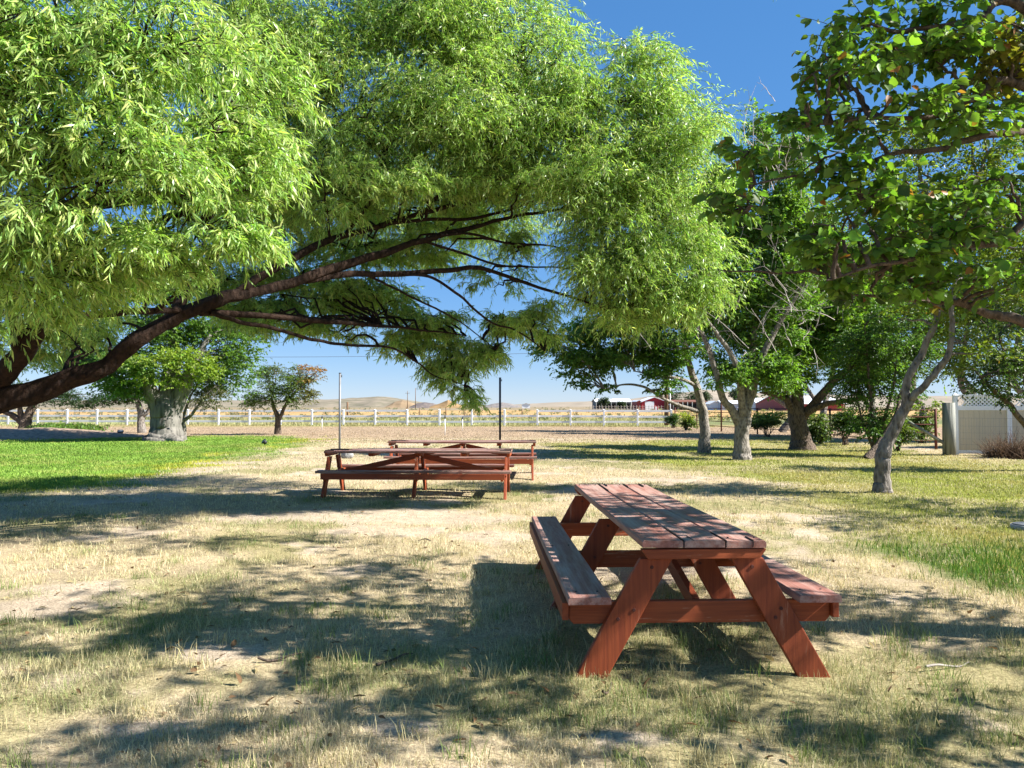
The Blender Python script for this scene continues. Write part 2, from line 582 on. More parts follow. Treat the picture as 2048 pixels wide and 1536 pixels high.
def lobe_points(lb, n, clumps, spread=.42, shell=2.0):
    """points clumped in the lobe's volume, thicker towards its surface"""
    k = max(3, clumps)
    dirs = norm(rng.normal(size=(k, 3)))
    cc = dirs * (rng.random((k, 1)) ** (1 / shell)) * .82
    idx = rng.integers(0, k, n)
    p = cc[idx] + norm(rng.normal(size=(n, 3))) * (rng.random((n, 1)) ** .6) * spread
    rr = np.linalg.norm(p, axis=1, keepdims=True)
    p = np.where(rr > 1.12, p / rr * 1.12, p)
    return lb['c'] + p * lb['r'], p


def grow_twigs(start, hdir, L, nl, droop, lift, leaf_len, leaf_wid, base_col, colvar, tmpl, geo, tw=None, tw_r=.003, hang=.5, up_n=.6, spread=.9, tipcol=None, lag=.03, wob=.22):
    T = len(start)
    t = (np.arange(nl) + .5) / nl
    t = np.clip(t[None, :] + rng.normal(scale=lag, size=(T, nl)), .02, 1)
    Lh = L[:, None]
    z = Lh * (lift[:, None] * t - droop[:, None] * t * t)
    h = Lh * (t * (1 - .35 * droop[:, None] * t))
    curve = rng.normal(scale=.12, size=(T, 1)) * t * t * Lh
    side = np.stack([-hdir[:, 1], hdir[:, 0], np.zeros(T)], -1)
    pos = start[:, None, :] + hdir[:, None, :] * h[..., None] + side[:, None, :] * curve[..., None]
    pos[..., 2] += z
    tang = hdir[:, None, :] * (1 - .7 * droop[:, None] * t)[..., None]
    tang = tang + np.array([0, 0, 1.0]) * (lift[:, None] - 2 * droop[:, None] * t)[..., None]
    tang = norm(tang)
    sgn = np.where(np.arange(nl) % 2 == 0, 1.0, -1.0)[None, :, None]
    roll = rng.uniform(-1.2, 1.2, size=(T, nl, 1))
    nvec = norm(np.cross(tang, side[:, None, :] + .01))
    sd = np.broadcast_to(side[:, None, :], tang.shape) * np.cos(roll) + nvec * np.sin(roll)
    a = norm(tang * .75 + sd * sgn * spread * .7 + np.array([0, 0, -1.0]) * hang + rng.normal(scale=wob, size=tang.shape))
    nn = norm(rng.normal(scale=.55, size=a.shape) + np.array([0, 0, 1.0]) * up_n + sd * sgn * .3)
    ln = leaf_len * rng.uniform(.45, 1.25, size=(T, nl)) * (1 - .35 * np.abs(t - .45))
    wd = ln * leaf_wid * rng.uniform(.8, 1.15, size=(T, nl))
    c = np.broadcast_to(base_col, (T, 3))[:, None, :] * (1 + colvar * rng.normal(size=(T, 1, 1)) * .7) * (1 + colvar * rng.normal(size=(T, nl, 1)))
    c = c * (1 + rng.normal(scale=.10, size=(T, nl, 3)) * np.array([1, .3, .6]))
    if tipcol is not None:
        f = (sstep(.75, 1, t) * (rng.random((T, 1)) < tipcol[1]))[..., None]
        c = c * (1 - f) + np.array(tipcol[0]) * f
    c = np.clip(c, .004, .6)
    V, Fc, C = leaves_geo(pos.reshape(-1, 3), a.reshape(-1, 3), nn.reshape(-1, 3), ln.ravel(), wd.ravel(), c.reshape(-1, 3), tmpl)
    geo.add(V, Fc, C)
    if tw is not None:
        tt = np.linspace(0, 1, 5)[None, :]
        z = Lh * (lift[:, None] * tt - droop[:, None] * tt * tt)
        h = Lh * (tt * (1 - .35 * droop[:, None] * tt))
        cu = curve[:, :1] * 0 + (curve[:, -1:] / np.maximum(t[:, -1:] ** 2, .01)) * tt * tt
        ln3 = start[:, None, :] + hdir[:, None, :] * h[..., None] + side[:, None, :] * cu[..., None]
        ln3[..., 2] += z
        many_tubes(tw, ln3, tw_r * np.broadcast_to(1 - .75 * tt, (T, 5)), 3)


def connect(geo, nodes, targets, r0, sides=5, sag=.1, npts=7):
    """secondary branches: from the nearest limb node to each target"""
    mids = []
    for tgt in targets:
        dd = np.linalg.norm(nodes - tgt, axis=1) + .6 * np.maximum(0, nodes[:, 2] - tgt[2])
        s = nodes[np.argmin(dd)]
        t = np.linspace(0, 1, npts)[:, None]
        L = np.linalg.norm(tgt - s)
        arch = np.array([0, 0, 1.0]) * sag * L
        mid = s + (tgt - s) * t + arch * 4 * t * (1 - t) * .5 + (rng.normal(size=(npts, 3)) * L * .035 * np.sin(t * math.pi))
        tube(geo, mid, np.linspace(r0, r0 * .3, npts), sides)
        mids.append(mid[2:])
    return np.concatenate(mids) if mids else nodes


def fan(geo, nodes, targets, r0, npts=5):
    lines = []
    for tgt in targets:
        s = nodes[np.argmin(np.linalg.norm(nodes - tgt, axis=1))]
        t = np.linspace(0, 1, npts)[:, None]
        L = np.linalg.norm(tgt - s)
        lines.append(s + (tgt - s) * t + np.array([0, 0, 1.0]) * L * .12 * 4 * t * (1 - t) + rng.normal(size=(npts, 3)) * L * .04 * np.sin(t * math.pi))
    many_tubes(geo, np.array(lines), np.broadcast_to(np.linspace(r0, r0 * .35, npts), (len(lines), npts)), 4)


def dead_twigs(geo, centre, r, n, r0=.012):
    lines, rads = [], []
    for _ in range(n):
        p = centre + rng.normal(size=3) * r * .45
        d = norm(np.array([rng.normal() * .7, rng.normal() * .5, .9 + rng.normal() * .5]))
        L = rng.uniform(.5, 1.6)
        t = np.linspace(0, 1, 6)[:, None]
        ln = p + d * L * t + rng.normal(size=3) * .25 * L * t * t + rng.normal(size=(6, 3)) * .02
        lines.append(ln); rads.append(np.linspace(r0, r0 * .25, 6))
        for k in range(4):
            i = rng.integers(1, 5)
            d2 = norm(d + rng.normal(size=3) * .8)
            l2 = L * rng.uniform(.2, .5)
            lines.append(ln[i] + d2 * l2 * t + rng.normal(size=3) * .2 * l2 * t * t); rads.append(np.linspace(r0 * .5, r0 * .2, 6))
    many_tubes(geo, np.array(lines), np.array(rads), 3)


def tree(name, label, cat, base, limbs, lobes, bark, leaf=None, group=None, sub=3, dead=None, limb_bark=None, trunk_bump=.08):
    """limbs: list of (points, radii); the first is the trunk.  leaf: dict of foliage settings"""
    root = thing(name, label, cat, tuple(base), group)
    nodes = []
    for i, (pts, rad) in enumerate(limbs):
        g = Geo()
        p, r = smooth_line(pts, rad, 7, .10 * max(rad) + .02 if i else .03, i + len(label))
        tube(g, p, r, 18 if max(rad) > .1 else 8, trunk_bump if max(rad) > .06 else .03, i)
        link('trunk' if i == 0 else 'limb', g.mesh('wood', (bark if i == 0 or limb_bark is None else limb_bark), True), root)
        nodes.append(p if i else p[len(p) // 2:])
    nodes = np.concatenate(nodes)
    lf = dict(per_m2=90, nl=9, L=(.25, .5), droop=.3, lift=.35, ln=.08, wd=.55, col=(.06, .11, .02), var=.18, tmpl=T_DIAM, hang=.25, up=.7, mat='leaf', clump=1.6, spread=.42, tip=None, tw_r=.003, r2=.035, outw=.6, Lref=.5, wob=.22)
    lf.update(leaf or {})
    br, cr = Geo(), Geo()
    for lb in lobes:
        area = math.pi * lb['r'][0] * lb['r'][2]
        tg = lb['c'] + norm(rng.normal(size=(sub, 3))) * lb['r'] * .45
        nd = connect(br, nodes, tg, min(lf['r2'], .02 + .012 * lb['r'].max()), 5)
        n = max(6, int(area * lf['per_m2'] * lb['dens']))
        pts, loc = lobe_points(lb, n, int(6 + area * lf['clump']), lf['spread'])
        nd = np.concatenate([nd, lb['c'][None]])
        fan(br, nd, pts[rng.integers(0, n, max(6, n // 10))], .008)
        h = norm(loc * lf['outw'] + rng.normal(size=loc.shape) * .6)
        h[:, 2] *= .2
        h = norm(h)
        grow_twigs(pts, h, rng.uniform(*lf['L'], n) * min(1, max(.3, lb['r'][2] / lf['Lref'])), lf['nl'], lf['droop'] * rng.uniform(.6, 1.4, n), lf['lift'] * rng.uniform(.4, 1.4, n),
                   lf['ln'], lf['wd'], np.array(lb['col'] or lf['col']), lf['var'], lf['tmpl'], cr, br if lf['tw_r'] else None, lf['tw_r'], lf['hang'], lf['up'], tipcol=lf['tip'], wob=lf['wob'])
    if lobes:
        link('branches', br.mesh('twigs', limb_bark or bark, True), root)
        link('crown', cr.mesh('leaves', M[lf['mat']]), root)
    if dead:
        dg = Geo()
        for px, py, d, r, n in dead: dead_twigs(dg, P(px, py, d), r, n)
        link('dead_branches', dg.mesh('dead', M['dead'], True), root)
    return root


def PP(*a):
    return [P(*q) for q in a]


# ------------------------------------------------------------------ the willow
W0 = np.array([-6.9, 8.1, -.05])
wl = [
    ([W0, W0 + [.05, 0, .5], W0 + [.1, 0, 1.0], W0 + [.0, .2, 1.9], W0 + [-.3, .5, 3.2], W0 + [-.4, .8, 4.8], W0 + [-.2, 1.2, 6.5]], [0.4940, 0.3800, 0.3420, 0.2470, 0.1900, 0.1330, 0.0602]),
    ([W0 + [.1, 0, .7], P(-150, 842, 7.9), P(0, 801, 7.9), P(100, 772, 8.0), P(200, 736, 8.1), P(266, 692, 8.2), P(335, 642, 8.4), P(410, 610, 8.5), P(478, 588, 8.7)], [0.1900, 0.1520, 0.1283, 0.1140, 0.0903, 0.0843, 0.0774, 0.0731, 0.0688]),
    (PP((470, 592, 8.7), (512, 560, 8.8), (581, 520, 9.1), (649, 485, 9.5), (720, 463, 9.9), (800, 438, 10.2), (900, 412, 10.6), (1000, 388, 11), (1083, 351, 11.2), (1149, 286, 11.4)), [0.0559, 0.0516, 0.0482, 0.0447, 0.0396, 0.0344, 0.0310, 0.0258, 0.0206, 0.0103]),
    (PP((478, 590, 8.7), (564, 571, 9), (632, 548, 9.2), (690, 528, 9.5), (763, 508, 9.8), (853, 479, 10.2), (962, 450, 10.6), (1050, 430, 10.9), (1180, 415, 11.2), (1290, 440, 11.3)), [0.0645, 0.0602, 0.0585, 0.0550, 0.0499, 0.0396, 0.0301, 0.0241, 0.0172, 0.0086]),
    (PP((600, 562, 9.1), (709, 548, 9.6), (781, 548, 9.9), (890, 541, 10.2), (962, 537, 10.5), (1052, 566, 10.8), (1142, 595, 11), (1230, 625, 11.1)), [0.0430, 0.0413, 0.0387, 0.0344, 0.0292, 0.0241, 0.0189, 0.0086]),
    (PP((800, 547, 9.93), (864, 556, 10.1), (918, 591, 10.3), (980, 642, 10.5), (1034, 662, 10.7), (1090, 700, 10.9)), [0.0206, 0.0198, 0.0189, 0.0155, 0.0120, 0.0069]),
    (PP((400, 625, 8.5), (528, 631, 9), (673, 645, 9.8), (800, 655, 10.5), (930, 670, 11)), [0.0430, 0.0361, 0.0292, 0.0189, 0.0086]),
    (PP((420, 625, 8.5), (474, 642, 8.7), (546, 656, 9.1), (619, 678, 9.5), (691, 690, 9.9), (781, 696, 10.4), (835, 725, 10.8), (871, 752, 11), (930, 770, 11.2)), [0.0301, 0.0258, 0.0241, 0.0215, 0.0189, 0.0155, 0.0120, 0.0095, 0.0052]),
    (PP((731, 548, 9.7), (817, 591, 10.2), (890, 627, 10.5), (933, 652, 10.8), (990, 700, 11)), [0.0172, 0.0155, 0.0129, 0.0095, 0.0052]),
    (PP((880, 470, 10.2), (944, 468, 10.5), (1016, 486, 10.8), (1100, 492, 11), (1180, 510, 11.1)), [0.0215, 0.0189, 0.0172, 0.0129, 0.0069]),
    (PP((845, 481, 10.17), (930, 508, 10.4), (1010, 532, 10.7), (1120, 535, 11), (1220, 545, 11.1)), [0.0206, 0.0172, 0.0155, 0.0103, 0.0060]),
    (PP((760, 450, 10), (850, 440, 10.3), (960, 434, 10.7), (1060, 405, 11), (1180, 360, 11.2), (1300, 330, 11.3)), [0.0258, 0.0241, 0.0224, 0.0172, 0.0129, 0.0069]),
    (PP((335, 642, 8.4), (420, 520, 9.2), (520, 380, 9.8), (600, 290, 10), (640, 225, 10.1), (672, 165, 10.2), (720, 60, 10.3), (760, -80, 10.4)), [0.0602, 0.0533, 0.0464, 0.0413, 0.0361, 0.0310, 0.0241, 0.0103]),
    (PP((600, 290, 10), (690, 230, 10.2), (800, 170, 10.4), (880, 80, 10.6), (930, -60, 10.8)), [0.0310, 0.0275, 0.0224, 0.0172, 0.0077]),
    (PP((690, 470, 9.8), (760, 380, 10.2), (860, 290, 10.6), (1000, 200, 10.9), (1100, 90, 11.1)), [0.0301, 0.0275, 0.0224, 0.0172, 0.0077]),
    (PP((860, 290, 10.6), (1000, 270, 10.8), (1140, 230, 11), (1260, 140, 11.2), (1330, 90, 11.3)), [0.0206, 0.0189, 0.0155, 0.0103, 0.0052]),
    (PP((-120, 830, 8), (-30, 775, 7.9), (40, 715, 7.7), (85, 640, 7.4), (130, 520, 7), (200, 380, 6.5), (280, 230, 6), (330, 90, 5.7)), [0.1425, 0.1235, 0.0946, 0.0817, 0.0602, 0.0430, 0.0275, 0.0103]),
    (PP((130, 520, 7), (230, 480, 6.7), (340, 430, 6.4), (440, 400, 6.2)), [0.0344, 0.0275, 0.0189, 0.0069]),
    (PP((40, 715, 7.7), (20, 560, 7), (-20, 380, 6.2), (20, 200, 5.4), (60, 60, 5)), [0.0688, 0.0516, 0.0387, 0.0258, 0.0086]),
    ([W0 + [-.3, .5, 3.4], W0 + [.6, .1, 4.9], [-4.6, 7.6, 5.9], [-2.6, 7.5, 6.3], [-.4, 7.6, 6.5], [1.4, 7.7, 6.5], [3.0, 8.3, 6.7]], [.14, .12, .10, .08, .06, .045, .02]),  # unseen limb added above the frame to carry the shade-casting boughs
    ([W0 + [-.2, .6, 3.0], [-5.6, 10.2, 4.2], [-3.8, 12.2, 4.9], [-1.6, 13.3, 5.3], [.6, 13.6, 5.4]], [.13, .11, .085, .06, .02]),
    (PP((85, 640, 7.4), (200, 628, 7.8), (300, 622, 8.1), (360, 620, 8.4)), [0.0387, 0.0387, 0.0361, 0.0301]),
]
wlobes = [
    # the near, bright lobe at upper left
    lobe(60, 80, 4.9, 190, 170, .6, 1.0), lobe(280, 110, 5.3, 210, 170, .6, 1.0), lobe(130, 320, 5.1, 220, 170, .6, 1.1), lobe(390, 300, 5.8, 170, 150, .6, 1.1),
    lobe(470, 170, 6.5, 130, 120, .6, 1.0), lobe(410, 460, 5.9, 120, 90, .4, 1.2), lobe(200, 500, 5.7, 190, 90, .5, 1.1), lobe(20, 500, 5.6, 150, 130, .5, 1.1),
    lobe(500, 340, 6.4, 90, 110, .5, 1.1), lobe(-150, 200, 4.9, 200, 300, .7, .7),
    lobe(70, 580, 6.8, 130, 75, .6, 1.1), lobe(220, 565, 7.0, 120, 55, .6, 1.1), lobe(140, 650, 9.0, 140, 40, .8, .8), lobe(30, 680, 9.6, 110, 60, .8, 1.0), lobe(150, 665, 9.6, 100, 45, .8, 1.0), lobe(-60, 740, 9.6, 80, 60, .8, .9), lobe(-120, 600, 7, 150, 110, .7, .8),
    lobe(340, 560, 7.6, 90, 60, .6, .8),
    # the great mass behind and to the right
    lobe(480, 40, 9.6, 140, 130, 1.0, .75), lobe(630, 110, 9.8, 130, 150, 1.1, .8), lobe(800, 60, 10.2, 160, 140, 1.2, .95), lobe(990, 70, 10.6, 150, 140, 1.2, .95),
    lobe(1080, 170, 10.8, 120, 120, 1.1, 1), lobe(720, 240, 9.8, 170, 130, 1.1, .9), lobe(900, 230, 10.2, 170, 130, 1.2, 1), lobe(1060, 290, 10.6, 160, 120, 1.2, 1),
    lobe(1290, 170, 11, 105, 100, 1.0, 1), lobe(1200, 260, 10.9, 130, 120, 1.1, 1), lobe(1340, 290, 11, 100, 120, 1.0, 1), lobe(1190, 380, 10.8, 150, 100, 1.1, 1),
    lobe(640, 370, 9.6, 150, 90, 1.0, .95), lobe(830, 365, 10, 170, 75, 1.1, 1), lobe(1010, 365, 10.5, 130, 60, 1.0, .8), lobe(1340, 420, 11.1, 110, 110, 1.0, 1),
    lobe(1210, 500, 11.1, 110, 100, .9, 1), lobe(1370, 540, 11.2, 100, 90, .8, 1), lobe(1250, 610, 11.2, 100, 80, .8, 1), lobe(1370, 620, 11.2, 80, 60, .7, 1), lobe(1200, 560, 11.1, 60, 80, .6, .9),
    lobe(520, 440, 10.6, 120, 90, .9, .8), lobe(560, 250, 10.8, 110, 110, 1, .7), lobe(450, 560, 11.2, 110, 60, .9, .7),
    # hanging under and behind the long limbs
    lobe(590, 610, 11.6, 130, 45, .9, 1.3), lobe(740, 600, 12, 130, 50, 1.0, 1.4), lobe(840, 650, 11.8, 110, 50, .9, 1.3), lobe(880, 705, 11.5, 70, 50, .6, 1.2),
    lobe(950, 700, 11.4, 60, 50, .5, 1.2), lobe(900, 750, 11.3, 45, 36, .35, 1.2), lobe(942, 790, 11.2, 28, 28, .25, 1.3), lobe(1010, 650, 11.3, 70, 50, .6, 1.0), lobe(990, 560, 11.6, 90, 40, .5, .3),
    lobe(680, 670, 11, 60, 16, .3, .8), lobe(1080, 640, 11.5, 55, 60, .5, .8), lobe(560, 540, 11.6, 100, 50, .8, 1.0), lobe(700, 500, 11.8, 130, 45, .9, 1.1), lobe(840, 500, 11.8, 100, 40, .8, .9), lobe(930, 440, 11.4, 80, 35, .6, .8),
    lobe(460, 630, 11.5, 80, 40, .8, 1.0),
    wlobe(-2.8, 7.6, 6.3, 1.4, .9, .5, .45), wlobe(-.8, 7.8, 6.6, 1.3, .9, .5, .45), wlobe(.9, 8.2, 6.9, 1.2, .9, .5, .45), wlobe(-4.6, 7.6, 6.1, 1.3, .9, .5, .4),  # unseen boughs above the frame, added to shade the limbs and ground
    wlobe(2.5, 7.9, 6.7, 1.1, .8, .45, .45), wlobe(1.2, 7.1, 6.5, 1.0, .8, .4, .4), wlobe(3.4, 8.8, 7.0, 1.0, .8, .5, .4),
    # the far side of the crown
    wlobe(-4.2, 12.6, 4.9, 1.4, 1.1, .8, .6), wlobe(-2.2, 13.3, 5.4, 1.5, 1.1, .9, .6), wlobe(-.2, 13.6, 5.5, 1.4, 1.1, .9, .6), wlobe(1.6, 13.2, 5.3, 1.2, 1.0, .8, .5), wlobe(-2.8, 14.3, 4.9, 1.4, 1.0, .7, .5), wlobe(-.6, 14.8, 5.0, 1.4, 1.0, .7, .5),
    lobe(800, 455, 11.6, 90, 40, .7, .8), lobe(1010, 490, 11.5, 50, 60, .6, .6), lobe(640, 650, 11.2, 90, 30, .6, 1.1), lobe(790, 695, 11.2, 60, 25, .5, 1.1), lobe(520, 640, 11, 70, 30, .6, 1.0), lobe(700, 590, 11.2, 80, 40, .7, 1),
    # above the frame
    lobe(330, -190, 6.5, 260, 140, .9, .45), lobe(650, -130, 10, 220, 110, 1.3, .5), lobe(950, -90, 10.5, 190, 90, 1.3, .5),
]
willow_leaf = dict(per_m2=320, nl=24, L=(.35, .95), Lref=.85, wob=.36, droop=.56, lift=.3, ln=.098, wd=.15, col=(.355, .50, .14), var=.26, tmpl=T_WILLOW, hang=.42, up=.45,
                   mat='willow_leaf', clump=6.0, spread=.36, tw_r=.003, r2=.02, outw=.9)
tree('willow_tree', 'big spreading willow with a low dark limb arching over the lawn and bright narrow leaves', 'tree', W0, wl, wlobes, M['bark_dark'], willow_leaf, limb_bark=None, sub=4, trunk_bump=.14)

# ------------------------------------------------------------------ the pear tree at the near right
PB = np.array([4.7, 4.9, -.05])
pl = [
    ([PB, PB + [0, 0, .6], PB + [-.05, 0, 1.3], PB + [-.15, .05, 2.0], PB + [-.3, .1, 3.0], PB + [-.3, .1, 4.2], PB + [-.2, .1, 5.6]], [.22, .16, .15, .13, .11, .07, .02]),
    ([PB + [-.1, 0, 1.6], P(2200, 720, 5.0), P(2048, 645, 5.0), P(1985, 630, 5.0), P(1935, 612, 4.95), P(1850, 600, 4.9), P(1700, 592, 4.8)], [0.0525, 0.0434, 0.0350, 0.0294, 0.0245, 0.0168, 0.0070]),
    (PP((2130, 250, 4.8), (2048, 262, 4.7), (1960, 275, 4.6), (1880, 297, 4.55), (1790, 306, 4.5), (1700, 335, 4.4), (1640, 345, 4.4)), [0.0315, 0.0252, 0.0210, 0.0175, 0.0140, 0.0091, 0.0049]),
    ([PB + [-.3, .1, 3.0], P(2048, 175, 4.6), P(1950, 195, 4.5), P(1860, 230, 4.4), P(1720, 240, 4.35), P(1600, 255, 4.3)], [0.0420, 0.0252, 0.0196, 0.0154, 0.0105, 0.0042]),
    ([PB + [-.3, .1, 2.6], P(2120, 420, 4.6), P(2000, 480, 4.4), P(1900, 500, 4.3), P(1760, 530, 4.2), P(1650, 560, 4.15)], [0.0420, 0.0280, 0.0210, 0.0154, 0.0105, 0.0049]),
    ([PB + [-.25, .1, 3.2], P(2048, 20, 4.7), P(1950, 40, 4.6), P(1800, 60, 4.5), P(1700, 30, 4.4)], [0.0420, 0.0315, 0.0210, 0.0126, 0.0056]),
    (PP((1850, 600, 4.9), (1830, 570, 4.85), (1790, 540, 4.8), (1700, 530, 4.7), (1560, 545, 4.6), (1440, 540, 4.5)), [0.0210, 0.0196, 0.0168, 0.0126, 0.0084, 0.0035]),
    (PP((1700, 335, 4.4), (1600, 350, 4.4), (1510, 370, 4.35), (1490, 430, 4.3)), [0.0070, 0.0063, 0.0049, 0.0028]),
    ([PB + [-.25, .1, 4.4], [4.6, 6.0, 5.7], [4.3, 7.2, 6.3], [3.4, 7.6, 6.5]], [.022, .018, .012, .006]),  # unseen limb added to hold the high boughs that cast shade
    ([PB + [-.2, .1, 3.6], PB + [.8, -.6, 4.3], PB + [1.8, -1.2, 4.9]], [0.0490, 0.0350, 0.0105]),
    ([PB + [-.2, .1, 3.4], PB + [.9, .8, 4.0], PB + [2.0, 1.3, 4.4]], [0.0490, 0.0350, 0.0105]),
    ([PB + [-.2, 0, 2.8], PB + [-.2, -1.0, 3.6], PB + [-.1, -2.0, 4.4]], [0.0420, 0.0315, 0.0105]),
]
plobes = [
    lobe(1640, 180, 4.4, 75, 90, .4, .9), lobe(1720, 120, 4.5, 90, 80, .4, .9), lobe(1850, 90, 4.6, 130, 100, .4, 1), lobe(1990, 90, 4.6, 110, 110, .4, 1, (.17, .17, .03)),
    lobe(1610, 230, 4.35, 55, 45, .3, .9), lobe(1760, 230, 4.4, 120, 70, .4, .8), lobe(1920, 210, 4.5, 120, 70, .4, .8), lobe(1485, 330, 4.3, 45, 50, .25, 1), lobe(1480, 420, 4.3, 50, 60, .25, 1),
    lobe(1640, 330, 4.4, 60, 60, .3, .7), lobe(1720, 400, 4.3, 90, 80, .35, .9), lobe(1840, 400, 4.4, 100, 80, .35, .7), lobe(1660, 480, 4.2, 70, 60, .3, 1), lobe(1790, 500, 4.3, 110, 70, .35, 1),
    lobe(1920, 470, 4.3, 110, 80, .35, .9), lobe(2000, 360, 4.5, 80, 90, .4, .6), lobe(1700, 580, 4.5, 80, 35, .3, .8), lobe(1860, 570, 4.6, 110, 45, .3, .9), lobe(2020, 560, 4.6, 80, 60, .4, .8),
    # the rest of the crown, past the frame, with high boughs added to cast shade
    wlobe(4.2, 4.9, 4.9, 1.1, 1.2, .8, 0.23), wlobe(3.2, 4.6, 4.9, 1.0, 1.0, .6, 0.21), wlobe(4.6, 3.4, 4.4, 1.1, 1.0, .8, 0.23), wlobe(5.6, 5.0, 4.0, 1.2, 1.2, .9, 0.25),
    wlobe(4.6, 6.2, 4.6, 1.2, 1.0, .8, 0.23), wlobe(5.0, 4.8, 5.8, 1.2, 1.2, .6, 0.21), wlobe(6.4, 3.8, 4.6, 1.0, 1.0, .8, 0.21), wlobe(4.0, 5.2, 3.4, .7, .9, .6, 0.25), wlobe(4.4, 3.0, 3.4, .8, .7, .6, 0.21),
    wlobe(6.2, 5.0, 3.0, 1.0, 1.0, .6, .25), wlobe(7.2, 4.4, 3.8, 1.1, 1.1, .7, .25), wlobe(7.4, 6.4, 4.4, 1.2, 1.1, .7, .25), wlobe(5.4, 3.0, 2.9, .8, .7, .5, .25), wlobe(4.3, 7.3, 6.4, 1.2, .7, .4, .2), wlobe(5.6, 7.5, 6.6, 1.1, .8, .4, .2), wlobe(3.2, 7.5, 6.5, 1.0, .6, .35, .2), wlobe(3.3, 2.7, 4.3, 1.0, .7, .5, .15), wlobe(4.4, 2.3, 4.8, 1.0, .7, .6, .15), wlobe(2.7, 4.6, 4.9, .8, .9, .4, .15), wlobe(3.6, 3.6, 5.2, 1.0, .9, .5, .14),
]
pear_leaf = dict(per_m2=270, nl=8, L=(.14, .34), Lref=.2, droop=.25, lift=.25, ln=.072, wd=.78, col=(.125, .225, .035), var=.27, tmpl=T_PEAR, hang=.45, up=.5, clump=7, spread=.28,
                 tip=((.34, .13, .04), .09), tw_r=.0035, r2=.016, outw=.5)
tree('pear_tree', 'near tree with broad dark leaves and red young ones reaching in from the right', 'tree', PB, pl, plobes, M['bark_brown'], pear_leaf, sub=3)

# a second tree of the same row, nearer still and out of frame, whose shade falls on the foreground
QB = np.array([6.4, 1.6, -.05])
tree('shade_tree', 'leafy tree standing past the right edge whose shade dapples the foreground', 'tree', QB,
     [([QB, QB + [0, 0, 1], QB + [-.1, .1, 2.2], QB + [-.1, .1, 3.5], QB + [0, 0, 5]], [.2, .15, .13, .09, .02])],
     [wlobe(5.6, 1.9, 3.6, 1.1, .8, .7, .5), wlobe(6.4, 2.8, 4.2, 1.1, .8, .8, .5), wlobe(6.8, 1.4, 4.6, 1.2, 1.1, .9, .5), wlobe(5.2, 3.0, 3.2, .7, .5, .5, .45), wlobe(7.6, 2.6, 3.6, 1.0, .8, .8, .5)],
     M['bark_brown'], dict(pear_leaf, per_m2=26, tip=None), sub=3)

SB = np.array([11.2, 9.6, -.05])
tree('shade_tree', 'leafy tree past the right edge whose streaks of shade cross the right lawn', 'tree', SB,
     [([SB, SB + [0, 0, 1], SB + [-.1, .1, 2.2], SB + [-.1, .1, 3.5], SB + [0, 0, 5.5]], [.22, .17, .14, .1, .02])],
     [wlobe(10.4, 9.6, 3.4, 1.2, 1.3, .7, .16), wlobe(11.6, 8.2, 4.0, 1.2, 1.1, .8, .16), wlobe(11.4, 11.2, 4.2, 1.2, 1.2, .8, .16), wlobe(12.6, 10.0, 4.6, 1.3, 1.2, .9, .16), wlobe(11.0, 9.4, 5.4, 1.2, 1.3, .6, .16), wlobe(10.2, 7.4, 3.2, .9, .8, .6, .16), wlobe(9.6, 8.6, 4.6, .9, .9, .5, .14), wlobe(10.2, 11.8, 5.2, 1, 1, .5, .14)],
     M['bark_brown'], dict(pear_leaf, tip=None), sub=3)

# ------------------------------------------------------------------ trees on the right lawn
mid = dict(per_m2=190, nl=11, L=(.3, .65), droop=.35, lift=.35, ln=.125, wd=.52, col=(.085, .165, .03), var=.22, tmpl=T_DIAM, hang=.3, up=.6, clump=1.8, tw_r=0, spread=.36)
b = G(1408, 905)
tree('lawn_tree', 'slim pale trunked tree with a low branch sweeping left toward the red barn', 'tree', b,
     [(PP((1408, 907, 24.6), (1409, 880, 24.6), (1409, 845, 24.6), (1404, 815, 24.6), (1394, 775, 24.6), (1380, 735, 24.6), (1370, 690, 24.7), (1370, 620, 24.8), (1395, 520, 25), (1420, 430, 25)), [.22, .175, .155, .145, .12, .105, .095, .08, .06, .02]),
      (PP((1405, 825, 24.6), (1370, 815, 24.4), (1330, 798, 24.2), (1290, 775, 24), (1250, 769, 23.9), (1210, 778, 23.8)), [.07, .06, .05, .04, .03, .012]),
      (PP((1393, 772, 24.6), (1360, 758, 24.3), (1320, 752, 24), (1270, 742, 23.8)), [.07, .055, .04, .015]),
      (PP((1380, 735, 24.6), (1340, 690, 24.4), (1290, 650, 24.3)), [.06, .045, .015])],
     [lobe(1190, 720, 24, 70, 45, 1.0, 1), lobe(1335, 745, 24, 40, 38, .9, 1.2), lobe(1320, 780, 24, 35, 14, .6, .6), lobe(1270, 715, 24, 75, 40, 1.1, 1.1), lobe(1340, 690, 24.2, 75, 50, 1.2, 1.2), lobe(1120, 690, 24, 60, 45, .9, .8), lobe(1230, 660, 24.3, 90, 50, 1.2, 1.1),
      lobe(1400, 620, 24.8, 80, 70, 1.3, 1.2), lobe(1330, 600, 24.8, 80, 70, 1.3, 1.1), lobe(1420, 500, 25, 80, 80, 1.4, 1.1), lobe(1160, 765, 24, 30, 18, .5, .6), lobe(1220, 775, 23.9, 30, 15, .5, .5), lobe(1400, 400, 25.2, 70, 60, 1.2, 1)],
     M['bark_pale'], dict(mid, col=(.105, .20, .035)), dead=[(1400, 690, 23.8, 1.2, 14)])
b = G(1485, 918)
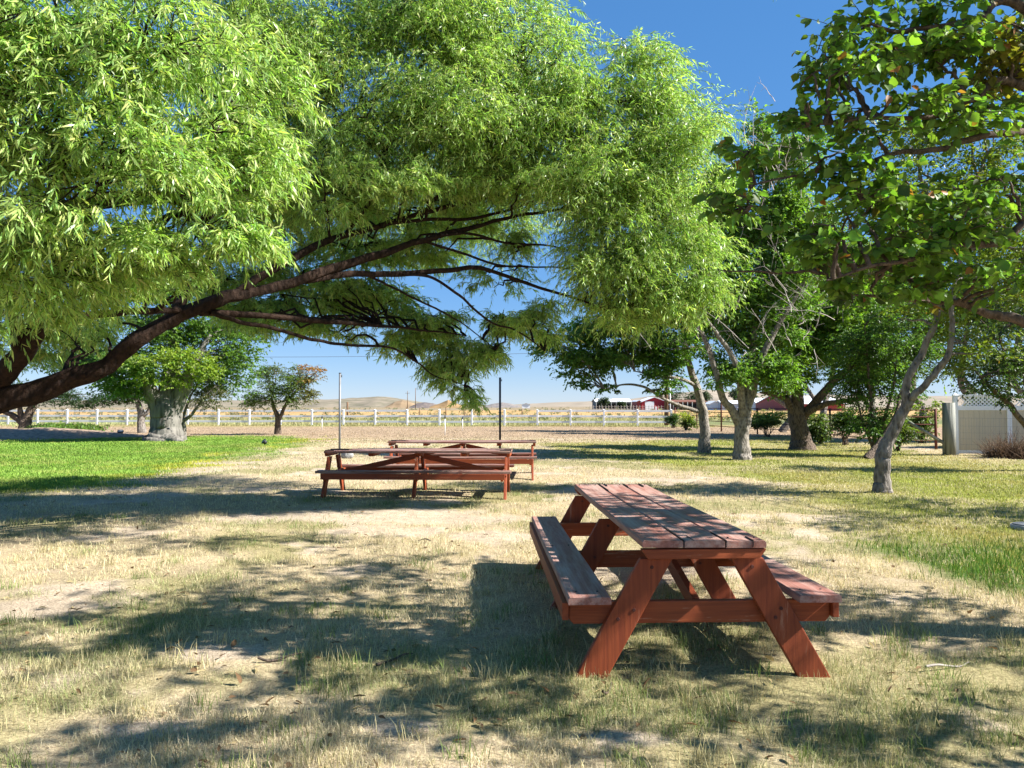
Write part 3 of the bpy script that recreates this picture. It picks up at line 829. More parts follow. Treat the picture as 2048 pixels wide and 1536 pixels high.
tree('lawn_tree', 'tall forked tree with flaking bark and bare grey twigs in its crown', 'tree', b,
     [(PP((1485, 920, 21.6), (1484, 895, 21.6), (1484, 865, 21.6), (1487, 835, 21.6), (1492, 800, 21.6), (1500, 740, 21.7), (1508, 660, 21.8), (1515, 560, 21.9), (1525, 440, 22), (1535, 320, 22)), [.27, .215, .20, .215, .15, .12, .10, .08, .055, .02]),
      (PP((1480, 850, 21.6), (1465, 822, 21.5), (1446, 798, 21.4), (1436, 760, 21.3), (1418, 700, 21.2), (1395, 640, 21.1), (1370, 570, 21)), [.13, .11, .10, .085, .07, .05, .02]),
      (PP((1486, 830, 21.5), (1482, 785, 21.3), (1476, 745, 21.1), (1460, 705, 21), (1435, 670, 20.9), (1410, 630, 20.8)), [.12, .10, .085, .07, .055, .02]),
      (PP((1494, 815, 21.6), (1505, 785, 21.5), (1515, 745, 21.4), (1535, 690, 21.3), (1570, 630, 21.2), (1610, 560, 21.2), (1640, 490, 21.2)), [.12, .11, .095, .08, .06, .04, .02])],
     [lobe(1450, 740, 21.6, 55, 50, 1.0, 1.1), lobe(1540, 700, 21.8, 60, 70, 1.0, 1.1), lobe(1490, 620, 22, 80, 90, 1.3, 1.2), lobe(1440, 560, 22, 70, 80, 1.2, 1), lobe(1570, 560, 21.8, 80, 90, 1.2, .9),
      lobe(1530, 450, 22.2, 90, 100, 1.4, 1), lobe(1520, 320, 22.2, 55, 70, 1.0, .9), lobe(1600, 450, 22, 70, 90, 1.2, .8), lobe(1470, 400, 22.4, 60, 90, 1.2, .9), lobe(1525, 240, 22.2, 22, 40, .5, .9), lobe(1590, 330, 22, 60, 80, 1.2, .7), lobe(1560, 770, 21.4, 40, 40, .7, .8)],
     M['bark_pale'], dict(mid, col=(.135, .24, .04)), dead=[(1560, 380, 20.6, 1.8, 34), (1430, 650, 20.4, 1.4, 22), (1590, 640, 20.3, 1.5, 22), (1650, 560, 20.5, 1.3, 14)])
b = G(1603, 898)
tree('lawn_tree', 'stout dark trunked tree on the right lawn dividing low into wide spreading limbs', 'tree', b,
     [(PP((1604, 900, 26.6), (1602, 880, 26.6), (1598, 855, 26.6), (1594, 825, 26.6), (1594, 790, 26.6), (1592, 740, 26.6), (1598, 670, 26.7), (1610, 580, 26.8)), [.46, .34, .30, .30, .20, .17, .12, .04]),
      (PP((1592, 840, 26.6), (1580, 812, 26.5), (1568, 795, 26.4), (1545, 788, 26.3), (1520, 785, 26.2)), [.14, .13, .11, .08, .03]),
      (PP((1600, 840, 26.6), (1625, 812, 26.4), (1650, 782, 26.2), (1680, 752, 26), (1720, 710, 25.9), (1760, 650, 25.8)), [.17, .15, .14, .12, .09, .03]),
      (PP((1615, 825, 26.4), (1645, 810, 26), (1680, 803, 25.7), (1725, 797, 25.4), (1760, 790, 25.2)), [.12, .10, .085, .06, .02])],
     [lobe(1590, 720, 26.4, 70, 55, 1.3, 1), lobe(1560, 770, 26.2, 45, 25, .8, 1), lobe(1650, 690, 26.4, 70, 60, 1.3, .8), lobe(1620, 610, 26.8, 80, 80, 1.5, .9), lobe(1700, 640, 26, 80, 80, 1.3, .8), lobe(1740, 730, 25.6, 60, 60, 1.0, .8),
      lobe(1660, 520, 27, 80, 80, 1.5, .8), lobe(1750, 560, 26.5, 80, 80, 1.4, .7), lobe(1590, 650, 26.5, 50, 50, 1, .9)],
     M['bark_brown'], dict(mid, col=(.145, .25, .035)), dead=[(1660, 620, 25, 1.2, 12)])
b = G(1765, 985)
tree('lawn_tree', 'small leaning tree with a rough grey trunk forking into two dark stems', 'tree', b,
     [(PP((1765, 988, 13.2), (1765, 965, 13.2), (1766, 930, 13.2), (1768, 905, 13.2), (1778, 880, 13.2), (1795, 845, 13.15), (1812, 810, 13.1), (1812, 780, 13.1), (1822, 745, 13.1), (1845, 705, 13.1), (1864, 660, 13), (1877, 615, 13), (1880, 540, 13), (1860, 430, 13.1)), [.165, .135, .126, .120, .102, .09, .085, .066, .062, .058, .052, .046, .036, .012]),
      (PP((1812, 815, 13.1), (1828, 792, 13.0), (1852, 768, 12.9), (1880, 735, 12.8), (1898, 705, 12.7), (1905, 660, 12.7), (1905, 600, 12.7), (1925, 500, 12.8), (1960, 400, 12.9)), [.068, .064, .06, .056, .05, .045, .04, .03, .01])],
     [lobe(1760, 420, 13.4, 110, 90, 1.0, .6), lobe(1880, 420, 13.2, 110, 90, 1.0, .6), lobe(1980, 430, 13, 100, 100, 1.0, .6), lobe(1830, 300, 13.4, 120, 90, 1.0, .55), lobe(1960, 290, 13.2, 120, 90, 1.0, .55),
      lobe(1720, 540, 13.4, 90, 60, .9, .55), lobe(1960, 580, 12.9, 100, 70, .9, .6), lobe(1830, 620, 13.3, 90, 50, .8, .4), lobe(1960, 690, 12.9, 70, 50, .7, .4), lobe(2100, 500, 13, 120, 150, 1.1, .6)],
     M['bark_grey'], dict(mid, ln=.085, col=(.14, .19, .025), per_m2=230, nl=10, tip=((.3, .16, .04), .08)))

# suckering shrub-tree behind it, and the trees closing the right-hand side
b = P(1755, 905, 24.0); b[2] = 0
tree('shrub_tree', 'many stemmed light green shrub behind the small leaning tree', 'tree', b,
     [(PP((1750, 912, 23), (1748, 870, 23), (1742, 800, 23), (1735, 720, 23), (1730, 650, 23)), [.08, .06, .05, .035, .012]),
      (PP((1752, 908, 23), (1765, 850, 22.9), (1785, 780, 22.8), (1795, 690, 22.7)), [.06, .05, .035, .012]),
      (PP((1734, 920, 21.9), (1752, 898, 22.1), (1770, 872, 22.3), (1790, 835, 22.5), (1802, 780, 22.7)), [.13, .12, .10, .07, .02]),
      (PP((1748, 900, 23), (1725, 840, 23.1), (1708, 770, 23.2)), [.05, .035, .012])],
     [lobe(1740, 700, 23, 75, 60, 1.0, .9), lobe(1800, 720, 22.8, 60, 60, .9, .9), lobe(1700, 770, 23.2, 50, 45, .8, .9), lobe(1770, 790, 23, 60, 50, .8, .8), lobe(1740, 850, 23, 60, 40, .8, .7), lobe(1780, 640, 23, 70, 50, 1, .8)],
     M['bark_brown'], dict(mid, ln=.10, col=(.075, .145, .03)))
b = np.array([13.8, 18.2, 0])
tree('shrub_tree', 'dark crooked shrub tree leaning in front of the tan lattice fence', 'tree', b,
     [([b, P(2080, 880, 18), P(2048, 845, 17.8), P(2010, 800, 17.6), P(1975, 770, 17.5), P(1945, 735, 17.5)], [.12, .10, .07, .055, .04, .012]),
      (PP((2015, 805, 17.6), (2018, 770, 17.6), (2012, 730, 17.6), (2000, 680, 17.6), (1960, 640, 17.6)), [.045, .04, .035, .025, .01]),
      (PP((2075, 870, 18), (2055, 790, 18), (2045, 700, 18)), [.06, .05, .02])],
     [lobe(1975, 745, 17.5, 50, 45, .7, .9), lobe(2025, 720, 17.7, 55, 55, .8, 1), lobe(1960, 670, 17.6, 50, 40, .7, .7), lobe(2040, 640, 17.8, 60, 60, .9, .9), lobe(2110, 720, 18, 70, 90, .9, .9), lobe(2000, 790, 17.6, 40, 25, .5, .7)],
     M['bark_brown'], dict(mid, ln=.085, col=(.05, .085, .025)))
for i, (px, py, d, w, h, lab, col) in enumerate([
        (1640, 600, 40, 100, 190, 'pale green tree rising behind the stout dark trunked tree', (.115, .19, .04)),
        (1735, 640, 38, 80, 170, 'mid green tree behind the many stemmed shrub', (.09, .165, .035)),
        (1830, 590, 36, 100, 200, 'light green tree filling the gap behind the small leaning tree', (.13, .20, .04)),
        (1940, 600, 34, 100, 190, 'bright green tree above the left end of the lattice fence', (.15, .22, .04)),
        (2060, 600, 32, 110, 210, 'green tree behind the lattice fence at the right edge', (.11, .17, .035)),
        (1560, 560, 44, 80, 190, 'mid green tree closing the view behind the tall forked tree', (.09, .16, .035))]):
    c = P(px, py, d); c[2] = 0
    zt = P(px, py - h, d)[2]
    tree('background_tree', lab, 'tree', c, [([c, c + [.12 + .1 * i, 0, 1.2], c + [.5 - .25 * i, .3, 2.4], c + [.7 - .3 * i, .2, 3.8], c + [.1 * i, 0, zt * .75]], [.22, .16, .13, .1, .03]), ([c + [.12 + .1 * i, 0, 1.2], c + [-.7 + .2 * i, 0, 2.4], c + [-1.3, .2, 4]], [.11, .09, .03])],
         [lobe(px - w * .45, py + 20, d, w * .6, h * .38, 1.6, .9), lobe(px + w * .45, py + 40, d, w * .6, h * .38, 1.6, .9), lobe(px, py - h * .45, d, w * .7, h * .45, 1.8, .8), lobe(px - w * .2, py + h * .6, d, w * .7, h * .26, 1.5, .7)],
         M['bark_grey'], dict(mid, ln=.16, per_m2=95, nl=10, L=(.5, 1.0), col=col), group='trees along the right boundary')

# ------------------------------------------------------------------ trees on the left lawn
b = G(330, 880)
tree('cottonwood_tree', 'massive old cottonwood with a thick furrowed grey trunk and flared roots on the left lawn', 'tree', b,
     [(PP((330, 884, 33.7), (331, 874, 33.7), (333, 858, 33.7), (333, 838, 33.7), (333, 815, 33.7), (338, 780, 33.8), (345, 720, 34), (350, 640, 34)), [.98, .74, .66, .62, .66, .42, .33, .10]),
      (PP((325, 825, 33.6), (310, 800, 33.4), (298, 775, 33.2), (280, 745, 33), (250, 700, 32.8)), [.42, .34, .28, .22, .08]),
      (PP((342, 825, 33.7), (358, 795, 33.6), (372, 765, 33.5), (388, 725, 33.5), (420, 670, 33.6)), [.42, .34, .28, .22, .08]),
      (PP((335, 880, 33.2), (352, 882, 33), (368, 886, 32.8)), [.35, .22, .08])],
     [lobe(335, 735, 32.4, 65, 45, 1.6, 1.1, (.19, .27, .035)), lobe(270, 740, 32.8, 70, 50, 1.7, 1.1), lobe(390, 735, 33, 50, 40, 1.4, .7, (.19, .27, .035)), lobe(210, 720, 34, 80, 55, 1.8, 1), lobe(330, 660, 34, 110, 60, 2, 1),
      lobe(430, 690, 35, 80, 60, 1.8, .9), lobe(450, 740, 36, 60, 55, 1.4, .8), lobe(420, 770, 36.5, 50, 40, 1.2, .7), lobe(480, 650, 35, 60, 50, 1.5, .8), lobe(250, 780, 33, 55, 28, 1.2, 1.1), lobe(140, 725, 35, 90, 45, 1.8, .7), lobe(330, 580, 34, 150, 60, 2, .8), lobe(495, 715, 35.5, 35, 30, 1, .5)],
     M['bark_cotton'], dict(mid, ln=.15, wd=.6, per_m2=75, nl=11, L=(.5, 1.0), col=(.10, .185, .03)))
small = dict(mid, ln=.12, per_m2=95, nl=10, L=(.3, .65))
b = G(46, 866)
tree('orchard_tree', 'low dark tree with three spreading stems in the mulch bed at far left', 'tree', b,
     [(PP((50, 868, 43), (50, 850, 43), (54, 838, 43), (64, 815, 43), (78, 795, 43)), [.40, .30, .26, .2, .06]),
      (PP((48, 850, 43), (36, 838, 43), (20, 828, 43), (5, 822, 43), (-15, 810, 43)), [.22, .17, .14, .11, .04]),
      (PP((50, 848, 43), (42, 825, 43), (38, 800, 43)), [.2, .15, .05])],
     [lobe(60, 785, 43, 70, 28, 1.8, 1.2), lobe(-10, 790, 43, 60, 30, 1.7, 1.2), lobe(130, 795, 43, 50, 22, 1.4, 1.1), lobe(175, 800, 43, 35, 18, 1.1, .9)],
     M['bark_brown'], dict(small, col=(.03, .06, .015)), group='small trees by the white fence')
b = G(284, 866)
tree('orchard_tree', 'small straight tree with a dark trunk just left of the massive cottonwood', 'tree', b,
     [(PP((284, 868, 43), (282, 845, 43), (282, 825, 43), (276, 805, 43), (270, 785, 43)), [.25, .2, .19, .14, .05]),
      (PP((284, 832, 43), (294, 825, 43), (300, 810, 43)), [.12, .1, .04])],
     [lobe(280, 795, 43, 50, 25, 1.3, 1.1), lobe(230, 800, 43, 40, 20, 1.1, 1.1), lobe(265, 770, 43, 50, 30, 1.5, 1)],
     M['bark_grey'], dict(small, col=(.045, .085, .018)), group='small trees by the white fence')
b = G(363, 877)
tree('orchard_tree', 'half bare grey tree with thin olive leaves just right of the massive cottonwood', 'tree', b,
     [(PP((366, 879, 35.4), (366, 855, 35.4), (362, 838, 35.4), (358, 820, 35.4), (350, 800, 35.4)), [.16, .13, .13, .08, .02]),
      (PP((364, 842, 35.4), (380, 832, 35.3), (394, 815, 35.2), (410, 795, 35.1), (425, 780, 35)), [.1, .08, .06, .045, .02]),
      (PP((363, 840, 35.4), (375, 810, 35.4), (382, 790, 35.4), (395, 770, 35.4)), [.08, .06, .05, .02])],
     [lobe(400, 790, 35.4, 45, 30, 1.0, .5), lobe(430, 800, 35.6, 40, 25, 1.0, .5), lobe(385, 760, 35.6, 35, 25, 1, .3)],
     M['bark_grey'], dict(small, col=(.10, .11, .04)), dead=[(385, 805, 35.2, 1.0, 22), (410, 785, 35.2, 1.0, 16)], group='small trees by the white fence')
b = G(556, 869)
tree('orchard_tree', 'small round headed tree with orange tips standing alone before the white fence', 'tree', b,
     [(PP((556, 871, 40.5), (555, 855, 40.5), (556, 842, 40.5), (554, 830, 40.5), (548, 815, 40.5), (542, 790, 40.5)), [.20, .165, .15, .12, .1, .03]),
      (PP((556, 843, 40.5), (563, 828, 40.5), (570, 812, 40.5), (585, 790, 40.4), (605, 770, 40.3)), [.11, .095, .08, .06, .02])],
     [lobe(530, 790, 40.5, 40, 32, 1.1, 1), lobe(580, 785, 40.4, 45, 35, 1.2, 1.05), lobe(545, 755, 40.5, 40, 28, 1.1, .9), lobe(595, 755, 40.4, 42, 28, 1.1, .9), lobe(505, 800, 40.5, 22, 18, .6, .8), lobe(622, 790, 40.3, 24, 26, .6, .8, (.12, .12, .03)),
      lobe(622, 755, 40.3, 22, 22, .5, .7, (.22, .15, .04)), lobe(618, 738, 40.3, 16, 14, .4, .8, (.34, .16, .05)), lobe(640, 745, 40.3, 16, 8, .3, .6, (.34, .18, .06)), lobe(570, 740, 40.4, 30, 14, .7, .5, (.10, .12, .04))],
     M['bark_brown'], dict(small, ln=.11, per_m2=115, col=(.10, .15, .035)), group='small trees by the white fence')

# ------------------------------------------------------------------ bushes
def bush(label, px, py, d, rx, ry, col, top, dens=1.0, ln=.12, group='bushes along the pipe fence', cat='bush'):
    c = G(px, py + ry)
    d = c[1]
    root = thing('bush', label, cat, tuple(c), group)
    wood, cr = Geo(), Geo()
    w, h = rx / F * d, 2 * ry / F * d
    ns = 14
    ends = c + np.stack([rng.uniform(-.8, .8, ns) * w, rng.uniform(-.8, .8, ns) * w * .8, rng.uniform(.4, .95, ns) * h], -1)
    st = c + rng.normal(scale=.06, size=(ns, 3)) * [1, 1, 0]
    t = np.linspace(0, 1, 5)[None, :, None]
    many_tubes(wood, st[:, None] * (1 - t) + ends[:, None] * t + np.array([0, 0, .2]) * (t * (1 - t)), np.broadcast_to(np.linspace(.018, .005, 5), (ns, 5)), 4)
    for k in range(5):
        lc = c + np.array([rng.uniform(-.5, .5) * w, rng.uniform(-.4, .4) * w, h * rng.uniform(.3, .78)])
        lb = dict(c=lc, r=np.array([w * .62, w * .55, h * .30]), dens=1)
        n = int(130 * dens * max(.4, w * h))
        pts, loc = lobe_points(lb, n, 9, .4)
        pts[:, 2] = np.maximum(pts[:, 2], .03)
        f = np.clip((pts[:, 2:3] / h - .45) * 2.2 + rng.normal(scale=.2, size=(n, 1)), 0, 1)
        cc = np.array(col) * (1 - f) + np.array(top) * f       # shifts to the top colour up the bush
        hd = norm(loc * .6 + rng.normal(size=loc.shape) * .6); hd[:, 2] *= .2
        grow_twigs(pts, norm(hd), rng.uniform(.2, .45, n), 9, .3 * np.ones(n), .4 * np.ones(n), ln, .5, cc, .2, T_DIAM, cr, None)
    link('stems', wood.mesh('stems', M['bark_brown']), root)
    link('foliage', cr.mesh('leaves', M['leaf']), root)
    return root


dkg, ylw = (.04, .085, .02), (.32, .36, .05)
bush('dark green bush against the end post of the white fence', 1347, 840, 51, 11, 16, dkg, (.07, .12, .03))
bush('round yellow green bush beside the end of the white fence', 1372, 844, 50, 15, 17, (.07, .12, .02), ylw)
bush('leggy yellow topped bush between the tall forked trunk and the stout dark trunk', 1535, 848, 42, 34, 26, (.08, .10, .035), ylw, .9)
bush('loose light green bush just right of the stout dark trunk', 1640, 855, 34, 30, 32, (.07, .11, .03), (.13, .18, .03))
bush('dense dark green bush standing along the pipe fence right of the loose light green bush', 1690, 852, 33, 26, 38, (.022, .05, .012), (.09, .15, .025), 1.4)
bush('pale green shrub growing at the foot of the many stemmed shrub', 1795, 868, 28, 34, 34, (.06, .09, .03), (.14, .19, .03), .8)
bush('bright green bush by the slanting brace of the grey gatepost', 1845, 845, 27, 30, 42, (.09, .14, .03), (.18, .24, .03), .6)

bush('dark bush behind the tan lattice fence showing over its top rail', 1965, 838, 27, 50, 58, (.05, .09, .025), (.08, .13, .03), 1.0, group='bushes by the lattice fence')


def dry_shrub():
    root = thing('dry_shrub', 'low tangle of brown dry twigs along the foot of the tan lattice fence', 'shrub', (16.2, 21.4, 0))
    g = Geo()
    n = 4200
    x = rng.uniform(13.7, 18.6, n)
    base = np.stack([x, 22.1 - (x - 13.9) * .23 + rng.normal(scale=.2, size=n), np.zeros(n)], -1)
    d = norm(rng.normal(size=(n, 3)) * [.7, .5, .3] + [0, 0, .8])
    L = rng.uniform(.15, .62, n) * (.6 + .7 * vnoise(x * 1.4, x * 0))
    t = np.linspace(0, 1, 4)[None, :, None]
    lines = base[:, None] + d[:, None] * L[:, None, None] * t + rng.normal(size=(n, 1, 3)) * .12 * t * t
    many_tubes(g, lines, np.broadcast_to(np.linspace(.007, .003, 4), (n, 4)), 3)
    me = g.mesh('twigs', rough_mat('dry_brown_twigs', (.05, .03, .018), (.17, .10, .055), (3, 3, 3), .9, 0))
    link('twigs', me, root)


dry_shrub()


# ------------------------------------------------------------------ box helpers
def add_box(bm, c, s, rot=None, bev=0.004, mi=0):
    r = bmesh.ops.create_cube(bm, size=1.0)
    vs = r['verts']
    bmesh.ops.scale(bm, vec=s, verts=vs)
    if bev:
        es = list({e for v in vs for e in v.link_edges})
        q = bmesh.ops.bevel(bm, geom=es, offset=bev, segments=2, affect='EDGES', profile=.6)
        vs = list({v for f in q['faces'] for v in f.verts} | {v for v in vs if v.is_valid})
        isl, todo = set(vs), list(vs)
        while todo:
            v = todo.pop()
            for e in v.link_edges:
                o = e.other_vert(v)
                if o not in isl: isl.add(o); todo.append(o)
        vs = list(isl)
    mtx = Matrix.Translation(Vector(c)) @ (rot.to_4x4() if rot is not None else Matrix.Identity(4))
    bmesh.ops.transform(bm, matrix=mtx, verts=vs)
    if mi:
        for f in {f for v in vs for f in v.link_faces}: f.material_index = mi
    return vs


def add_prism(bm, prof, axis_len, place, bev=.004):
    """extrude a 2-D outline (list of (a, b)) along a third axis; place maps (a, b, t) to a point"""
    n = len(prof)
    lo = [bm.verts.new(place(a, b, -axis_len / 2)) for a, b in prof]
    hi = [bm.verts.new(place(a, b, axis_len / 2)) for a, b in prof]
    fs = [bm.faces.new(lo), bm.faces.new(hi[::-1])]
    for i in range(n):
        fs.append(bm.faces.new([lo[i], hi[i], hi[(i + 1) % n], lo[(i + 1) % n]]))
    bmesh.ops.recalc_face_normals(bm, faces=fs)
    if bev:
        es = list({e for f in fs for e in f.edges})
        bmesh.ops.bevel(bm, geom=es, offset=bev, segments=2, affect='EDGES', profile=.6)


def bm_obj(name, bm, mats, parent=None):
    me = bpy.data.meshes.new(name)
    bm.to_mesh(me)
    bm.free()
    for m in (mats if isinstance(mats, (list, tuple)) else [mats]): me.materials.append(m)
    return link(name, me, parent, world=False)


def add_cyl(bm, p0, p1, r0, r1=None, seg=12, mi=0):
    p0, p1 = Vector(p0), Vector(p1)
    r1 = r0 if r1 is None else r1
    d = p1 - p0
    q = bmesh.ops.create_cone(bm, cap_ends=True, segments=seg, radius1=r0, radius2=r1, depth=d.length)
    rot = Vector((0, 0, 1)).rotation_difference(d.normalized()).to_matrix().to_4x4()
    bmesh.ops.transform(bm, matrix=Matrix.Translation((p0 + p1) / 2) @ rot, verts=q['verts'])
    fs = {f for v in q['verts'] for f in v.link_faces}
    for f in fs:
        f.smooth = len(f.verts) == 4
        f.material_index = mi


# ------------------------------------------------------------------ picnic tables (length along local X)
def picnic_table(label, loc, rot, top_mat, gap_seed, L=3.12):
    rd = random.Random(gap_seed)
    root = thing('picnic_table', label, 'picnic table', loc, 'red picnic tables')
    root.rotation_euler = (0, 0, rot)
    zt = .755
    nails = []

    def plank(bm, yc, wid, z, thick, length, ends=True):
        dz, dr = rd.uniform(-.003, .003), rd.uniform(-.004, .004)
        x0, x1 = -length / 2 + rd.uniform(-.006, .006), length / 2 + rd.uniform(-.006, .006)
        w = wid / 2 - .003
        n = 24
        # a long board with faint warp: lofted so that it can sag and cup
        prev = None
        rings = []
        for i in range(n + 1):
            t = i / n
            x = x0 + (x1 - x0) * t
            wz = dz + .006 * math.sin(t * 5 + gap_seed) * (rd.random() * .2 + .8) + dr * (t - .5)
            ch = .012
            if i in (0, n): e = .75
            else: e = 1
            prof = [(-w * 1, -thick + .002), (-w, -ch * .6), (-w + ch * .7, 0), (-w * .3, -.0015), (w * .3, -.0015), (w - ch * .7, 0), (w, -ch * .6), (w, -thick + .002)]
            rings.append([bm.verts.new((x, yc + a, z + wz + b_)) for a, b_ in prof])
        for i in range(n):
            for k in range(8):
                f = bm.faces.new([rings[i][k], rings[i][(k + 1) % 8], rings[i + 1][(k + 1) % 8], rings[i + 1][k]])
        bm.faces.new(rings[0][::-1]); bm.faces.new(rings[-1])

    # tabletop: three wide boards, with drying splits at the near end and nail heads
    bm = bmesh.new()
    for yc in (-.2325, 0, .2325): plank(bm, yc, .230, zt, .040, L)
    bmesh.ops.recalc_face_normals(bm, faces=bm.faces)
    for xe in (-1, 1):
        for y in (-.31, -.16, -.07, .07, .16, .31):
            add_cyl(bm, (xe * (L / 2 - .10), y, zt + .001), (xe * (L / 2 - .10), y, zt + .0075), .006, seg=8, mi=1)
    for y, ln in ((-.12, .34), (.115, .5), (-.27, .22), (.06, .16)):
        for xe in (-1, 1):
            l2 = ln * rd.uniform(.6, 1.2)
            add_box(bm, (xe * (L / 2 - l2 / 2 + .003), y, zt - .012), (l2, .0022, .040), bev=0, mi=1)
    bm_obj('tabletop', bm, [top_mat, M['black']], root)
    # battens across under the top
    for x in (-L / 2 + .035, -L / 4, 0, L / 4, L / 2 - .035):
        bm = bmesh.new()
        wv = .345 if abs(x) > L / 3 else .30
        add_prism(bm, [(-wv + .035, -.055), (wv - .035, -.055), (wv, -.008), (wv, 0), (-wv, 0), (-wv, -.008)], .05 if abs(x) > L / 3 else .09,
                  lambda a, b_, t, x=x: (x + t, a, zt - .043 + b_))
        bm_obj('batten', bm, M['red_y'], root)
    # three A-frames: two raked legs and a cross beam each
    for x in (-L / 2 + .075, 0, L / 2 - .075):
        for s in (-1, 1):
            bm = bmesh.new()
            top, bot = zt - .102, -.03
            yt, yb = .255 * s, .640 * s
            hw = .091
            add_prism(bm, [(yt - hw, top), (yt + hw, top), (yb + hw, bot), (yb - hw, bot)], .042, lambda a, b_, t, x=x: (x + t, a, b_), .006)
            for zb, dy in ((.372, -.03), (.322, .03), (zt - .15, 0)):
                yb_ = yt + (yb - yt) * (top - zb) / (top - bot) + dy
                for e in (-1, 1):
                    add_cyl(bm, (x + e * .020, yb_, zb), (x + e * .0265, yb_, zb), .011, .009, 10, mi=1)
            bm_obj('leg', bm, [M['red_z'], M['rust']], root)
        xs = x - .046 if x > 0 else x + .046
        bm = bmesh.new()
        add_prism(bm, [(-.715, .285), (.715, .285), (.74, .315), (.74, .408), (-.74, .408), (-.74, .315)], .042, lambda a, b_, t, xs=xs: (xs + t, a, b_), .005)
        bm_obj('cross_beam', bm, M['red_y'], root)
    # seats and the rail under the outer edge of each
    for s in (-1, 1):
        bm = bmesh.new()
        plank(bm, s * .637, .240, .456, .042, L + .04)
        bmesh.ops.recalc_face_normals(bm, faces=bm.faces)
        for xe in (-1, 0, 1):
            for dy in (-.06, .06):
                xx = xe * (L / 2 - .12)
                add_cyl(bm, (xx, s * .637 + dy, .457), (xx, s * .637 + dy, .4635), .006, seg=8, mi=1)
        bm_obj('seat', bm, [top_mat, M['black']], root)
        bm = bmesh.new()
        add_box(bm, (0, s * .762, .362), (L - .14, .036, .095))
        bm_obj('seat_rail', bm, M['red'], root)
    # long braces from the end beams up to the middle batten
    for s in (-1, 1):
        bm = bmesh.new()
        x0, z0, x1, z1 = s * (L / 2 - .19), .36, s * .06, zt - .105
        dx, dz = x1 - x0, z1 - z0
        l = math.hypot(dx, dz)
        nx, nz = -dz / l * .045, dx / l * .045
        add_prism(bm, [(x0 + nx, z0 + nz), (x1 + nx, z1 + nz), (x1 - nx, z1 - nz), (x0 - nx, z0 - nz)], .04, lambda a, b_, t: (a, t, b_), .004)
        bm_obj('brace', bm, M['red'], root)
    return root


picnic_table('picnic table with a worn red plank top, nearest of the three, seen end on', (1.0, 5.81, .0), R(92.2), M['top'], 1)
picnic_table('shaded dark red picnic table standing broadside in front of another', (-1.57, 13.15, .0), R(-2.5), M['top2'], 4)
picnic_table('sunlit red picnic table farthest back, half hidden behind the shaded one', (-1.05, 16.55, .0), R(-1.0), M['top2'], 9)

# ------------------------------------------------------------------ white rail fence
FA, FB = np.array([-38.5, 60.2]), np.array([11.6, 56.0])
fdir = (FB - FA) / np.linalg.norm(FB - FA)
FL = np.linalg.norm(FB - FA)
fstart = -14 * 2.44
root = thing('rail_fence', 'white three rail fence crossing behind the lawn with some top rails missing', 'fence', (FB[0], FB[1], 0))
k0 = int(math.floor((FL) / 2.44))
fr = Matrix.Rotation(math.atan2(fdir[1], fdir[0]), 3, 'Z')
posts = [FL - 2.44 * k for k in range(0, 30)]
miss = {(5, 6), (6, 7), (7, 8), (4, 5)}
for k, s in enumerate(posts):
    p = FA + fdir * s
    bm = bmesh.new()
    add_box(bm, (p[0] - FB[0], p[1] - FB[1], .60), (.13, .13, 1.22), fr, .006)
    q = bmesh.ops.create_cone(bm, cap_ends=True, segments=4, radius1=.105, radius2=.015, depth=.06)
    bmesh.ops.transform(bm, matrix=Matrix.Translation((p[0] - FB[0], p[1] - FB[1], 1.242)) @ fr.to_4x4() @ Matrix.Rotation(R(45), 4, 'Z'), verts=q['verts'])
    bm_obj('post', bm, M['white'], root)
    if k + 1 < len(posts):
        p2 = FA + fdir * posts[k + 1]
        mpt = (p + p2) / 2
        for z in (1.13, .735, .335):
            if z > 1 and (k, k + 1) in miss: continue
            bm = bmesh.new()
            add_box(bm, (mpt[0] - FB[0], mpt[1] - FB[1], z + rng.normal(scale=.012)), (2.31, .045, .145), fr, .005)
            bm_obj('rail', bm, M['white'], root)

# ------------------------------------------------------------------ pipe fence on the right
root = thing('pipe_fence', 'rusty red pipe rail fence running from the white fence toward the lattice fence', 'fence', (12.0, 55.0, 0))
o = Vector(root.location)
ppts = [P(1345, 0, 55), P(1388, 0, 50.0), P(1436, 0, 45.5), P(1463, 0, 43.5), P(1507, 0, 41), P(1578, 0, 38.0), P(1650, 0, 33), P(1740, 0, 27.5), P(1858, 0, 26.5)]
for k, p in enumerate(ppts):
    x, y = p[0], p[1]
    h = 3.4 if k == 2 else 1.4
    bm = bmesh.new()
    add_cyl(bm, Vector((x, y, -.1)) - o, Vector((x, y, h)) - o, .045 if k % 2 == 0 else .035)
    bm_obj('post', bm, M['rust'], root)
    if k + 1 < len(ppts):
        q = ppts[k + 1]
        for z in (.30, .58, .86, 1.12, 1.36):
            bm = bmesh.new()
            add_cyl(bm, Vector((x, y, z)) - o, Vector((q[0], q[1], z)) - o, .019, seg=8)
            bm_obj('rail', bm, M['rust'], root)

# ------------------------------------------------------------------ lattice-topped privacy fence, gatepost, brace, wire mesh
A, B = np.array([P(1897, 0, 23.6)[0], 23.6]), np.array([P(1897, 0, 23.6)[0] + 6.2, 22.1])
vd = (B - A) / np.linalg.norm(B - A)
vr = Matrix.Rotation(math.atan2(vd[1], vd[0]), 3, 'Z')
root = thing('privacy_fence', 'tan board privacy fence with white posts and white lattice along its top', 'fence', (A[0], A[1], 0))


def VP(s, t, z):
    p = vd * s + np.array([-vd[1], vd[0]]) * t
    return Vector((p[0], p[1], z))


